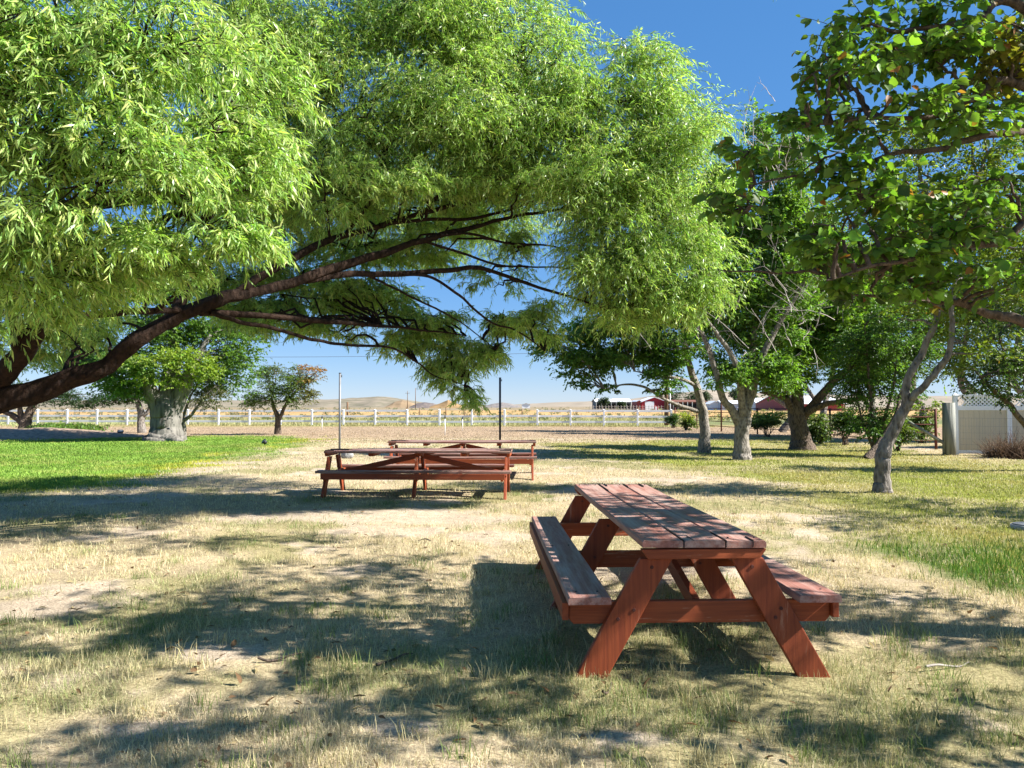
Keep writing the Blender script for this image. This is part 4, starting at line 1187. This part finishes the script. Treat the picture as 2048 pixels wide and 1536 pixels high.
for k in range(5):
    bm = bmesh.new()
    add_box(bm, VP(k * 1.46, 0, .90), (.13, .13, 1.86), vr, .006)
    q = bmesh.ops.create_cone(bm, cap_ends=True, segments=4, radius1=.11, radius2=.015, depth=.07)
    bmesh.ops.transform(bm, matrix=Matrix.Translation(VP(k * 1.46, 0, 1.862)) @ vr.to_4x4() @ Matrix.Rotation(R(45), 4, 'Z'), verts=q['verts'])
    bm_obj('post', bm, M['white'], root)
    if k == 4: continue
    c = k * 1.46 + .73
    for z, h in ((1.82, .07), (1.44, .14), (.10, .10)):
        bm = bmesh.new()
        add_box(bm, VP(c, 0, z), (1.33, .05, h), vr, .004)
        bm_obj('rail', bm, M['white'], root)
    bm = bmesh.new()
    for i in range(9):
        add_box(bm, VP(c - .59 + i * .1475, 0, .76), (.1445, .022, 1.216), vr, .003)
    bm_obj('board_panel', bm, M['tan_vinyl'], root)
    bm = bmesh.new()
    for sg, off in ((1, -.006), (-1, .006)):
        for i in range(-4, 20):
            x0 = -.665 + i * .115
            a0, b0 = (x0, 1.512), (x0 + .27 * sg, 1.783)
            pts = [a0, b0]
            xa, xb = sorted((a0[0], b0[0]))
            if xa < -.66 or xb > .66: continue
            mid_ = ((a0[0] + b0[0]) / 2, 1.6475)
            rot = vr @ Matrix.Rotation(-sg * R(45), 3, 'Y')
            add_box(bm, VP(c + mid_[0], off, mid_[1]), (.38, .008, .032), rot, 0)
    bm_obj('lattice', bm, M['white'], root)

g0 = P(1884, 0, 23.3)
root = thing('gatepost', 'thick weathered grey green wooden post at the end of the lattice fence', 'post', (g0[0], g0[1], 0))
bm = bmesh.new()
add_cyl(bm, (0, 0, -.1), (0, 0, 1.60), .19, .175, 20)
bm_obj('shaft', bm, M['wood_grey'], root)
bm = bmesh.new()
add_cyl(bm, (-.12, -.02, .35), (-1.1, .25, 1.02), .05, .045, 10)
bm_obj('brace', bm, M['wood_grey'], root)

root = thing('wire_mesh', 'thin wire mesh stretched in front of the tan lattice fence', 'fence', (g0[0] + .2, g0[1] - .25, 0))
g = Geo()
s_ = np.linspace(0, 5.2, 36)
t6 = np.linspace(0, 1, 3)
wp = lambda s, z: np.stack([s * vd[0], s * vd[1], z * np.ones_like(s)], -1)
many_tubes(g, np.stack([wp(np.full(3, s), t6 * 1.15) for s in s_]), np.full((36, 3), .0018), 4)
many_tubes(g, np.stack([wp(t6 * 5.2, np.full(3, z) - .02 * np.sin(t6 * 3.14)) for z in (.03, .18, .35, .52, .70, .90, 1.14)]), np.full((7, 3), .0022), 4)
o_ = bpy.data.objects.new('mesh', g.mesh('wire', M['wire']))
COL.objects.link(o_); o_.parent = root

# ------------------------------------------------------------------ poles, posts, utility poles, small things
def pole(label, px, py_base, h, r, mat, foot):
    p = G(px, py_base)
    root = thing('net_pole', label, 'pole', (p[0], p[1], 0), 'tall net poles')
    bm = bmesh.new()
    add_cyl(bm, (0, 0, 0), (0, 0, h), r, seg=16)
    shaft = bm_obj('shaft', bm, mat, root)
    bm = bmesh.new()
    add_cyl(bm, (0, 0, h - .004), (0, 0, h + .012), r * 1.25, seg=16)
    add_cyl(bm, (r * 1.6, 0, h - .12), (r * 1.6, 0, h - .04), .009, seg=8)
    add_cyl(bm, (0, 0, h - .08), (r * 1.9, 0, h - .08), .008, seg=8)
    bm_obj('hook', bm, M['black'], shaft)
    return root


pole('tall slim grey steel pole behind the left end of the shaded picnic table', 679, 917, 2.44, .031, M['galv'], True)
pole('tall slim black pole rising behind the farthest picnic table', 1000, 902, 2.44, .035, M['dark_pole'], False)


def boulder(name, label, cat, c, r, mat, seed=0):
    bm = bmesh.new()
    bmesh.ops.create_icosphere(bm, subdivisions=4, radius=1)
    for v in bm.verts:
        q = v.co
        k = 1 + .22 * (vnoise(np.array([q.x * 2.1 + seed + 5]), np.array([q.y * 2.1 + q.z * 1.7 + 9]))[0] - .5) + .1 * (vnoise(np.array([q.x * 5 + 3 + seed]), np.array([q.y * 5 + q.z * 4]))[0] - .5)
        v.co = Vector((q.x * r[0], q.y * r[1], q.z * r[2])) * k
    for f in bm.faces: f.smooth = True
    o = bm_obj(name, bm, mat)
    o.location = c
    return tag(o, label, cat)


fp = G(694, 917)
boulder('footing', 'rounded grey concrete footing beside the tall grey pole', 'footing', (fp[0], fp[1], .10), (.17, .16, .15), M['concrete'], 3)

# wooden utility pole and the line it carries
p = G(1338, 853)
UX, UY = p[0], p[1] + .9
root = thing('utility_pole', 'brown wooden utility pole beside the right end of the white fence', 'utility pole', (UX, UY, 0))
bm = bmesh.new(); add_cyl(bm, (0, 0, -.2), (0, 0, 5.6), .17, .13, 16); bm_obj('shaft', bm, M['wood_brown'], root)
bm = bmesh.new(); add_cyl(bm, (.26, -.1, 0), (.26, -.1, 3.6), .035, seg=10); add_box(bm, (.2, -.08, 1.6), (.16, .05, .05), bev=.003); bm_obj('conduit', bm, M['white'], root)
bm = bmesh.new(); add_cyl(bm, (0, 0, 5.6), (0, 0, 5.72), .03, seg=8); bm_obj('insulator', bm, M['wire'], root)
g = Geo()
xs = np.linspace(-90, 100, 120)
sag = .55 * np.abs(np.sin((xs - UX) / 60 * math.pi))
tube(g, np.stack([xs, np.full_like(xs, UY), 5.70 - sag], -1), np.full_like(xs, .013), 5)
tag(link('power_line', g.mesh('power_line', M['wire'])), 'single thin overhead wire crossing the sky from tree to tree', 'power line')
for lab, px, d, top, arm in (('faint distant utility pole with a crossarm left of another one', 815, 420, 782, True), ('faint distant utility pole without a crossarm on the skyline', 831, 400, 776, False)):
    x = (px - 1024) / F * d
    h = CAMH + (812 - top) / F * d
    root = thing('utility_pole', lab, 'utility pole', (x, d, 0), 'distant utility poles')
    bm = bmesh.new(); add_cyl(bm, (0, 0, 0), (0, 0, h), .2, .13, 8); bm_obj('shaft', bm, M['wood_brown'], root)
    if arm:
        bm = bmesh.new(); add_box(bm, (0, -.2, h - 1.2), (2.6, .14, .16), bev=0); bm_obj('crossarm', bm, M['wood_brown'], root)

# dark posts standing in the field beyond the fence
for px, yb, yt, w, lab in ((695, 832, 804, .26, 'thick dark timber post beyond the white fence near the grey pole'), (813, 831, 814, .11, 'thin dark field post below the distant utility poles'),
                           (839, 831, 815, .10, 'thin brown field post right of the distant utility poles'), (892, 829, 814, .13, 'dark field post in front of the orange mound'),
                           (929, 830, 818, .09, 'short brown field post between two small white stakes'), (1044, 832, 818, .12, 'dark field post just right of the black pole'),
                           (1154, 830, 819, .12, 'dark field post behind a white fence post below the hanging foliage'), (1276, 835, 815, .22, 'brown timber post beyond the white fence before the red barn'),
                           (1324, 833, 820, .12, 'dark field post between the red barn and the brown utility pole')):
    d = G(px, yb + 1)[1]
    d = max(66, min(d, 110))
    x = (px - 1024) / F * d
    h = CAMH + (812 - yt) / F * d
    root = thing('field_post', lab, 'post', (x, d, 0), 'dark posts in the field')
    bm = bmesh.new(); add_cyl(bm, (0, 0, -.1), (0, 0, h), w * .55, w * .5, 8); bm_obj('shaft', bm, M['wood_brown'], root)

# small white stakes with dark caps in the bare strip
for px, yb, yt, lab in ((644, 861, 832, 'white stake with a bent foot nearest the lone orange tipped tree'), (890, 871, 830, 'tall white stake with a black cap in the bare strip'), (925, 862, 833, 'short white stake with a black cap right of the tall one')):
    p = G(px, yb)
    h = (yb - yt) / F * p[1]
    root = thing('marker_stake', lab, 'stake', (p[0], p[1], 0), 'white marker stakes')
    bm = bmesh.new(); add_cyl(bm, (0, 0, 0), (.0, 0, h * .82), .02, seg=8); bm_obj('rod', bm, M['white'], root)
    bm = bmesh.new(); add_cyl(bm, (0, 0, h * .82), (0, 0, h), .035, .03, 10); bm_obj('cap', bm, M['black'], root)


def garden_light(label, px, py, s, tilt):
    p = G(px, py)
    root = thing('garden_light', label, 'light', (p[0], p[1], 0), 'black lawn spotlights')
    bm = bmesh.new()
    add_cyl(bm, (0, 0, 0), (0, 0, .10 * s), .012 * s, seg=8)
    bm_obj('stake', bm, M['black'], root)
    bm = bmesh.new()
    d = Vector((math.cos(tilt), -.5, math.sin(tilt))).normalized()
    c = Vector((0, 0, .13 * s))
    add_cyl(bm, c - d * .07 * s, c + d * .02 * s, .05 * s, .075 * s, 16)
    add_cyl(bm, c + d * .021 * s, c + d * .05 * s, .085 * s, .085 * s, 16)
    head = bm_obj('lamp_head', bm, M['black'], root)
    bm = bmesh.new()
    add_cyl(bm, c + d * .05 * s, c + d * .053 * s, .07 * s, .07 * s, 16)
    bm_obj('lens', bm, M['galv'], head)


garden_light('black spotlight tilted in the green grass right of the lone orange tipped tree', 529, 892, 1.2, 2.4)
garden_light('small black spotlight upright in the shade left of the massive cottonwood', 241, 874, 1.7, 1.4)

# sprinkler valve lid at the right edge
p = G(2052, 1056)
root = thing('valve_lid', 'pale round valve lid set in the grass at the right edge', 'valve lid', (p[0], p[1], 0))
bm = bmesh.new(); add_cyl(bm, (0, 0, -.05), (0, 0, .04), .17, .165, 24); bm_obj('rim', bm, M['concrete'], root)
bm = bmesh.new(); add_cyl(bm, (0, 0, .035), (0, 0, .055), .145, .14, 24); bm_obj('lid', bm, M['galv'], root)

# sticks and fallen leaves
for i, (px, py, L, a, lab) in enumerate([(846, 1084, .20, 2.6, 'short dark stick lying on the bare soil in front of the shaded picnic table'), (1895, 1330, .35, .4, 'thin pale stick in the grass right of the nearest picnic table'),
                                         (1215, 1390, .14, 1.1, 'small twig lying before the front legs of the nearest picnic table'), (560, 1330, .25, .2, 'crooked twig in the dry grass of the left foreground'), (790, 1325, .22, .5, 'brown twig on the dry grass left of the nearest picnic table')]):
    p = G(px, py)
    g = Geo()
    pts, rad = smooth_line([np.array([math.cos(a) * L * (t - .5), math.sin(a) * L * (t - .5), .012 + .015 * math.sin(t * 5 + i)]) + [0, rng.normal() * .012, 0] for t in np.linspace(0, 1, 5)], [.008, .007, .006, .005, .003], 4)
    tube(g, pts, rad, 6)
    o = link('stick', g.mesh('stick', M['bark_brown'] if i != 1 else M['dead'], True))
    o.location = (p[0], p[1], gz(np.array([p[0]]), np.array([p[1]]))[0] + .012)
    tag(o, lab, 'stick', 'fallen sticks')

# ------------------------------------------------------------------ farm buildings far behind
def farm(name, label, px0, px1, d, eave, peak, ridge_along_x, depth, wall, roof, wall2=None, door=None, open_front=False, cat='building'):
    x0, x1 = (px0 - 1024) / F * d, (px1 - 1024) / F * d
    ze, zp = CAMH + (812 - eave) / F * d, CAMH + (812 - peak) / F * d
    root = thing(name, label, cat, ((x0 + x1) / 2, d, 0))
    w = (x1 - x0) / 2
    bm = bmesh.new()
    if ridge_along_x:
        prof = [(0, -.3), (depth, -.3), (depth, ze), (depth / 2, zp), (0, ze)]
        add_prism(bm, prof, 2 * w, lambda a, b_, t: (t, a, b_), 0)
    else:
        prof = [(-w, -.3), (w, -.3), (w, ze), (0, zp), (-w, ze)]
        add_prism(bm, prof, depth, lambda a, b_, t: (a, depth / 2 + t, b_), 0)
    walls = bm_obj('walls', bm, wall, root)
    bm = bmesh.new()
    t_ = .18
    if ridge_along_x:
        for pr in ([(-.5, ze - .12), (depth / 2, zp + .03), (depth / 2, zp + .03 + t_), (-.5, ze - .12 + t_)], [(depth + .5, ze - .12), (depth / 2, zp + .03), (depth / 2, zp + .03 + t_), (depth + .5, ze - .12 + t_)]):
            add_prism(bm, pr, 2 * w + .8, lambda a, b_, t: (t, a, b_), 0)
    else:
        for s in (-1, 1):
            add_prism(bm, [(s * (w + .4), ze - .15), (0, zp + .03), (0, zp + .03 + t_), (s * (w + .4), ze - .15 + t_)], depth + .8, lambda a, b_, t: (a, depth / 2 + t, b_), 0)
    bm_obj('roof', bm, roof, root)
    if door:
        for dx0, dx1, top, mt in door:
            a0, a1 = (dx0 - 1024) / F * d - (x0 + x1) / 2, (dx1 - 1024) / F * d - (x0 + x1) / 2
            zt_ = CAMH + (812 - top) / F * d
            bm = bmesh.new(); add_box(bm, ((a0 + a1) / 2, -.06, zt_ / 2), (a1 - a0, .1, zt_), bev=0); bm_obj('door', bm, mt, walls)
    if open_front:
        bm = bmesh.new(); add_box(bm, (0, -.05, ze * .42), (2 * w * .96, .08, ze * .7), bev=0); bm_obj('opening_shade', bm, M['gap_shade'], root)  # flat dark panel on the solid front, painting the shade within
        for k in range(8):
            bm = bmesh.new(); add_cyl(bm, (-w + 2 * w * k / 7, -.4, 0), (-w + 2 * w * k / 7, -.4, ze), .18, seg=6); bm_obj('post', bm, M['shed_grey'], root)
    return root


farm('barn', 'bright red metal barn with a big white door across the field', 1283, 1334, 300, 804, 795, False, 14, M['barn_red'], M['roof'], door=[(1290, 1308, 803, M['white']), (1310, 1314, 813, M['white'])])
farm('barn_side_block', 'darker shaded left side of the red barn added as its own block', 1274, 1282.4, 300.5, 803, 801, False, 13, M['barn_side'], M['roof'])  # stands in for the barn's left side wall, its shade put into the colour
farm('hay_shed', 'long open grey shed with a white roof left of the red barn', 1192, 1262, 340, 803.5, 798, True, 16, M['shed_grey'], M['roof'], open_front=True)
farm('stable', 'low brown open stable right of the red barn', 1346, 1412, 290, 804, 800.5, True, 10, M['shed_brown'], M['shed_brown'], open_front=True)
farm('shed', 'small white shed seen between the two pale trunks', 1420, 1440, 280, 808, 803, False, 8, M['white'], M['roof'])
farm('shed', 'long white metal shed behind the tall forked tree', 1444, 1482, 275, 807, 802, True, 8, plain('pale_blue_wall', (.55, .60, .66), .6), M['roof'])
farm('shed', 'pale grey shed beside the stout dark trunk', 1512, 1548, 270, 805, 797, True, 8, plain('pale_grey_wall', (.5, .52, .53), .6), M['roof'])
farm('barn', 'wide white roofed red barn behind the stout dark trunk', 1572, 1690, 240, 807.5, 792, True, 30, M['barn_side'], M['roof'])
farm('shed', 'white shed on the skyline right of the black pole', 1044, 1060, 520, 809, 806.5, False, 8, M['white'], M['roof'])

# wooden pen rails before the barn
root = thing('corral_fence', 'pale corral fence in front of the red barn and grey shed', 'fence', ((1270 - 1024) / F * 255, 255, 0))
g = Geo()
ox = root.location.x
xs = np.linspace((1180 - 1024) / F * 255, (1335 - 1024) / F * 255, 26) - ox
tt = np.linspace(0, 1, 3)
many_tubes(g, np.stack([np.stack([np.full(3, x), np.zeros(3), tt * 1.7], -1) for x in xs]), np.full((26, 3), .09), 5)
many_tubes(g, np.stack([np.stack([xs[0] + (xs[-1] - xs[0]) * tt, np.zeros(3), np.full(3, z)], -1) for z in (.6, 1.3)]), np.full((2, 3), .05), 4)
o_ = bpy.data.objects.new('rails', g.mesh('rails', M['dead'])); COL.objects.link(o_); o_.parent = root

# far trees round the farm
for px, d, w, h, lab in ((1205, 330, 16, 14, 'dark bushy tree at the left end of the long grey shed'), (1242, 325, 8, 8, 'small dark tree in front of the long grey shed'), (1345, 360, 26, 34, 'dark green tree just behind the right side of the red barn'),
                         (1385, 370, 18, 26, 'grey green tree behind the brown stable'), (1412, 370, 16, 30, 'tall grey green tree behind the right end of the brown stable'), (1470, 330, 20, 34, 'dark tree behind the long white shed'), (1500, 340, 18, 26, 'dull green tree between the white and the pale grey sheds')):
    x = (px - 1024) / F * d
    root = thing('farm_tree', lab, 'tree', (x, d, 0), 'trees round the farm buildings')
    H_ = (h + 10) / F * d
    g = Geo(); tube(g, np.array([[x, d, 0], [x, d, H_ * .5], [x, d, H_ * .8]]), [.35, .25, .1], 6); link('trunk', g.mesh('trunk', M['bark_brown']), root)
    cr = Geo()
    for k in range(5):
        lb = dict(c=np.array([x + rng.uniform(-.4, .4) * w / F * d, d, H_ * rng.uniform(.45, .8)]), r=np.array([w / F * d * .65, w / F * d * .6, H_ * .25]))
        pts, loc = lobe_points(lb, 60, 10, .4)
        hd = norm(rng.normal(size=loc.shape)); hd[:, 2] *= .3
        n = len(pts)
        grow_twigs(pts, norm(hd), rng.uniform(.8, 1.6, n), 7, .3 * np.ones(n), .3 * np.ones(n), .6, .6, np.array((.05, .075, .04)), .2, T_DIAM, cr, None)
    link('crown', cr.mesh('crown', M['leaf']), root)

# sagebrush dotted over the field beyond the fence
def sage():
    g = Geo()
    n = 900
    d = rng.uniform(1 / 700, 1 / 72, n) ** -1
    x = rng.uniform(-.85, .6, n) * d
    for far, ln, k in ((False, .22, 26), (True, .55, 14)):
        sel = (d > 200) == far
        c = np.stack([x[sel], d[sel], np.full(sel.sum(), .15)], -1)
        s = rng.uniform(.25, .6, len(c)) * (1.6 if far else 1)
        pts = (c[:, None] + norm(rng.normal(size=(len(c), k, 3))) * s[:, None, None] * rng.random((len(c), k, 1)) ** .5 * [1.2, 1, .6]).reshape(-1, 3)
        pts[:, 2] = np.abs(pts[:, 2]) + .05
        a = norm(rng.normal(size=pts.shape) + [0, 0, .7])
        cols = np.array([.20, .20, .12]) * rng.uniform(.6, 1.3, (len(pts), 1))
        V, Fc, C = leaves_geo(pts, a, norm(rng.normal(size=pts.shape)), np.full(len(pts), ln), np.full(len(pts), ln * .6), cols, T_DIAM)
        g.add(V, Fc, C)
    tag(link('sagebrush', g.mesh('sagebrush', M['leaf'])), 'grey green sagebrush scattered over the golden field', 'sagebrush', kind='stuff')


sage()

# ------------------------------------------------------------------ mulch bed at far left with low leafy plants
def bed():
    c = G(60, 874)
    n, m = 60, 24
    th = np.linspace(0, 2 * math.pi, n, endpoint=False)
    V = [[c[0], c[1], .42]]
    for k in range(1, m + 1):
        r = k / m
        for t in th:
            x, y = c[0] + math.cos(t) * 6.5 * r, c[1] + math.sin(t) * 3.4 * r
            V.append([x, y, .42 * (1 - r * r) ** 1.2 + .16 * (fbm(np.array([x]), np.array([y]), 1.3, 3)[0] - .5) * (1 - r) - .03 * r])
    V = np.array(V)
    q, tri = [], []
    for j in range(n):
        tri.append([0, 1 + j, 1 + (j + 1) % n])
        for k in range(m - 1):
            a = 1 + k * n
            q.append([a + j, a + n + j, a + n + (j + 1) % n, a + (j + 1) % n])
    tag(link('mulch_bed', npmesh('mulch_bed', V, [np.array(q), np.array(tri)], rough_mat('mulch', (.10, .065, .045), (.42, .30, .21), (6, 6, 6), .95, .8, 8, .05), smooth=True)), kind='structure')
    g = Geo()
    k = 5200
    px = 130 + rng.normal(size=k) * 32
    p = np.array([G(a, 0 + b_) for a, b_ in zip(px, rng.normal(866, 2.2, k))])
    rr = np.hypot((p[:, 0] - c[0]) / 6.5, (p[:, 1] - c[1]) / 3.4)
    p[:, 2] = .42 * np.clip(1 - rr * rr, 0, 1) ** 1.2 + rng.uniform(0, .38, k)
    V, Fc, C = leaves_geo(p, norm(rng.normal(size=p.shape) + [0, 0, .3]), norm(rng.normal(size=p.shape) * .5 + [0, 0, 1]), rng.uniform(.12, .22, k), rng.uniform(.07, .13, k),
                          np.array([.11, .19, .035]) * rng.uniform(.6, 1.4, (k, 1)), T_DIAM)
    g.add(V, Fc, C)
    tag(link('ground_cover', g.mesh('ground_cover', M['leaf'])), 'low leafy plants spilling over the mulch bed', 'plants', kind='stuff')


bed()

# ------------------------------------------------------------------ grass
def blades(x, y, h, w, lean, cols, segs=2):
    n = len(x)
    z = gz(x, y) - .006
    base = np.stack([x, y, z], -1)
    az = rng.uniform(0, 2 * math.pi, n)
    side = np.stack([np.cos(az), np.sin(az), np.zeros(n)], -1)
    la = rng.uniform(0, 2 * math.pi, n)
    ld = np.stack([np.cos(la), np.sin(la), np.zeros(n)], -1) * lean[:, None]
    up = np.array([0, 0, 1.0])

    def at(t):
        return base + (up * (t * np.sqrt(np.clip(1 - (lean * t) ** 2, .02, 1)))[:, None] + ld * (t ** 1.6)[:, None]) * h[:, None]
    hw = side * (w / 2)[:, None]
    t0, t1, t2 = np.zeros(n), np.full(n, .55), np.ones(n)
    V = np.stack([at(t0) - hw, at(t0) + hw, at(t1) - hw * .75, at(t1) + hw * .75, at(t2)], 1).reshape(-1, 3)
    b_ = (np.arange(n) * 5)[:, None]
    return V, [np.array([[0, 1, 3, 2]]) + b_, np.array([[2, 3, 4]]) + b_], np.repeat(cols, 5, axis=0)


def polar(n, r0, r1, a):
    r = r0 * (r1 / r0) ** rng.random(n)
    t = np.radians(rng.uniform(-a, a, n))
    return r * np.sin(t), r * np.cos(t), r


def dry_grass():
    g = Geo()
    x, y, r = polar(520000, 2.2, 34, 46)
    b_ = bare_mask(x, y)
    l, rr, _ = lawn_mask(x, y)
    cl = fbm(x + 3, y + 11, 3.2, 4)
    keep = (rng.random(len(x)) < (1 - .93 * b_) * (.14 + 1.45 * sstep(.38, .60, cl)) * (1 - l) * (1 - .75 * rr))
    x, y, r, cl = x[keep], y[keep], r[keep], cl[keep]
    n = len(x)
    gmix = np.clip(sstep(.42, .64, fbm(x, y + 50, .7, 4)) * .75 + rng.normal(scale=.28, size=n), 0, 1)[:, None]
    straw = np.array([.64, .55, .35]) * rng.uniform(.7, 1.2, (n, 1))
    green = np.array([.20, .24, .08]) * rng.uniform(.65, 1.25, (n, 1))
    c = straw * (1 - gmix) + green * gmix
    flat = rng.random(n) < .42
    h = np.where(flat, rng.uniform(.03, .08, n), rng.gamma(5, .0075, n) + .012) * (.75 + .5 * cl)
    lean = np.where(flat, rng.uniform(.85, .99, n), rng.uniform(.05, .7, n))
    w = np.maximum(.0026, r * .00055) * rng.uniform(.7, 1.3, n)
    V, Fc, C = blades(x, y, h, w, lean, c)
    g.add(V, Fc, C)
    # taller green tufts
    k = 420
    tx, ty, tr = polar(k, 3.0, 14, 36)
    ok = bare_mask(tx, ty) < .6
    tx, ty = tx[ok], ty[ok]
    m = 34
    X = (tx[:, None] + rng.normal(scale=.05, size=(len(tx), m))).ravel()
    Y = (ty[:, None] + rng.normal(scale=.05, size=(len(tx), m))).ravel()
    n = len(X)
    V, Fc, C = blades(X, Y, rng.uniform(.05, .13, n), np.full(n, .004), rng.uniform(.1, .65, n), np.where(np.repeat(rng.random((len(tx), 1)) < .5, m, axis=0), np.array([[.17, .23, .065]]), np.array([[.48, .42, .22]])) * rng.uniform(.6, 1.35, (n, 1)))
    g.add(V, Fc, C)
    tag(link('dry_grass', g.mesh('dry_grass', M['grass'])), 'sparse straw coloured grass with pale green tufts around the picnic tables', 'grass', kind='stuff')


def lawn_grass():
    g = Geo()
    x, y, r = polar(700000, 5, 46, 46)
    l, rr, dd = lawn_mask(x, y)
    pick = rng.random(len(x))
    isl = pick < l
    isr = (~isl) & (pick < rr * 1.2)
    for sel, col, hh in ((isl, (.17, .275, .05), .055), (isr, (.29, .32, .07), .045)):
        xx, yy, r_ = x[sel], y[sel], r[sel]
        n = len(xx)
        c = np.array(col) * rng.uniform(.6, 1.4, (n, 1)) * (.55 + .9 * fbm(xx, yy, .9, 4)[:, None])
        q = sstep(.5, .68, fbm(xx + 80, yy, .6, 4))[:, None] * .5
        c = c * (1 - q) + np.array([.34, .36, .10]) * q
        if hh == .055:
            e = (1 - sstep(.3, 2.4, dd[sel])) * sstep(.38, .6, fbm(xx + 5, yy + 8, .35, 3))
            e = np.clip(e + rng.normal(scale=.12, size=n), 0, .9)[:, None]
            c = c * (1 - e) + np.array([.40, .37, .04]) * e
        else:
            e = np.clip(sstep(.42, .6, fbm(xx + 25, yy + 8, .45, 3)) * .8 + rng.normal(scale=.15, size=n), 0, 1)[:, None]
            c = c * (1 - e) + np.array([.42, .36, .13]) * e
        V, Fc, C = blades(xx, yy, hh * rng.uniform(.5, 1.3, n), np.maximum(.004, r_ * .0008), rng.uniform(.05, .75, n), c)
        g.add(V, Fc, C)
    x, y, r = polar(90000, 4.5, 14, 46)
    lu = lush_mask(x, y)
    s = rng.random(len(x)) < lu
    x, y = x[s], y[s]
    n = len(x)
    V, Fc, C = blades(x, y, rng.uniform(.06, .14, n), np.full(n, .006), rng.uniform(.1, .6, n), np.array([.075, .16, .02]) * rng.uniform(.6, 1.5, (n, 1)))
    g.add(V, Fc, C)
    tag(link('lawn_grass', g.mesh('lawn_grass', M['grass'])), 'mown green and yellowing lawn grass under the trees on both sides', 'grass', kind='stuff')


def field_grass():
    """rough tall grass standing along and behind the white fence"""
    g = Geo()
    n = 60000
    s = rng.uniform(-42, FL + 3, n)
    off = np.where(rng.random(n) < .35, rng.normal(scale=.35, size=n), rng.uniform(.5, 26, n))
    nd = np.array([-fdir[1], fdir[0]])
    p = FA[None] + fdir[None] * s[:, None] + nd[None] * off[:, None]
    m = fbm(p[:, 0], p[:, 1], .25, 3)[:, None]
    c = np.array([.22, .25, .11]) * m * 1.6 + np.array([.48, .38, .19]) * (1 - m) * .8
    c = c * rng.uniform(.7, 1.25, (n, 1))
    V, Fc, C = blades(p[:, 0], p[:, 1], rng.uniform(.12, .40, n) * np.where(off < 1, .4, 1), np.full(n, .045), rng.uniform(.1, .7, n), c)
    g.add(V, Fc, C)
    tag(link('field_grass', g.mesh('field_grass', M['grass'])), 'rough pale grass growing along and behind the white fence', 'grass', kind='stuff')


def fallen_leaves():
    x, y, r = polar(1500, 2.6, 16, 42)
    k = rng.random(len(x)) < .35 + .65 * (fbm(x + 60, y, .8, 3) > .5)
    x, y = x[k], y[k]
    n = len(x)
    p = np.stack([x, y, gz(x, y) + rng.uniform(.006, .03, n)], -1)
    c = np.where(rng.random((n, 1)) < .5, np.array([[.20, .12, .06]]), np.array([[.42, .33, .17]])) * rng.uniform(.5, 1.3, (n, 1))
    g = Geo()
    V, Fc, C = leaves_geo(p, norm(rng.normal(size=(n, 3)) * [1, 1, .25]), norm(rng.normal(size=(n, 3)) * .4 + [0, 0, 1]), rng.uniform(.03, .075, n), rng.uniform(.008, .035, n), c, T_PEAR)
    g.add(V, Fc, C)
    tag(link('fallen_leaves', g.mesh('fallen_leaves', M['grass'])), 'dry brown leaves scattered over the straw coloured ground', 'leaves', kind='stuff')


fallen_leaves()
dry_grass()
lawn_grass()
field_grass()


def strip_litter():
    g = Geo()
    n = 50000
    y = 1 / rng.uniform(1 / 58, 1 / 31, n)
    x = rng.uniform(-.75, .45, n) * y
    l, rr, _ = lawn_mask(x, y)
    k = rng.random(n) > np.maximum(l, rr) * 1.3
    x, y = x[k], y[k]
    n = len(x)
    c = np.array([.42, .33, .22]) * rng.uniform(.7, 1.2, (n, 1))
    V, Fc, C = blades(x, y, rng.uniform(.03, .09, n), np.full(n, .025), rng.uniform(.6, .98, n), c)
    g.add(V, Fc, C)
    tag(link('straw_litter', g.mesh('straw_litter', M['grass'])), 'dry clippings scattered over the bare strip before the white fence', 'straw', kind='stuff')


strip_litter()

# ------------------------------------------------------------------ light
EL, AZ = R(39), R(-9)        # sun from the right (+X), a little behind the camera
sdir = Vector((math.cos(EL) * math.cos(AZ), math.cos(EL) * math.sin(AZ), math.sin(EL)))
sl = bpy.data.lights.new('sun', 'SUN')
sl.energy = 5.0
sl.angle = R(.53)
sl.color = (1.0, .97, .92)
so = bpy.data.objects.new('sun', sl)
COL.objects.link(so)
so.rotation_euler = sdir.to_track_quat('Z', 'Y').to_euler()
so.location = (20, -5, 20)

w = bpy.data.worlds.new('World')
scene.world = w
w.use_nodes = True
nt = w.node_tree
bg = nt.nodes.get('Background') or nt.nodes.new('ShaderNodeBackground')
sky = nt.nodes.new('ShaderNodeTexSky')
sky.sky_type = 'NISHITA'
sky.sun_disc = False
sky.sun_elevation = EL
sky.sun_rotation = math.pi / 2 - AZ
sky.altitude = 0
sky.air_density = .8
sky.dust_density = 0.0
sky.ozone_density = 8.0
hs = nt.nodes.new('ShaderNodeHueSaturation')
gm = nt.nodes.new('ShaderNodeGamma')
gm.inputs['Gamma'].default_value = .44
hs.inputs['Saturation'].default_value = 1.62
hs.inputs['Value'].default_value = 1.1
nt.links.new(sky.outputs[0], gm.inputs['Color'])
nt.links.new(gm.outputs[0], hs.inputs['Color'])
tn = nt.nodes.new('ShaderNodeMixRGB')
tn.blend_type = 'MULTIPLY'
tn.inputs[0].default_value = 1
tn.inputs[2].default_value = (.96, 1.0, 1.16, 1)
nt.links.new(hs.outputs[0], tn.inputs[1])
nt.links.new(tn.outputs[0], bg.inputs['Color'])
bg.inputs['Strength'].default_value = .106

vs = scene.view_settings
vs.view_transform = 'Standard'
vs.look = 'None'
vs.exposure = 1.64
vs.gamma = 1.0
scene.cycles.max_bounces = 6
scene.cycles.diffuse_bounces = 3
scene.cycles.transmission_bounces = 3
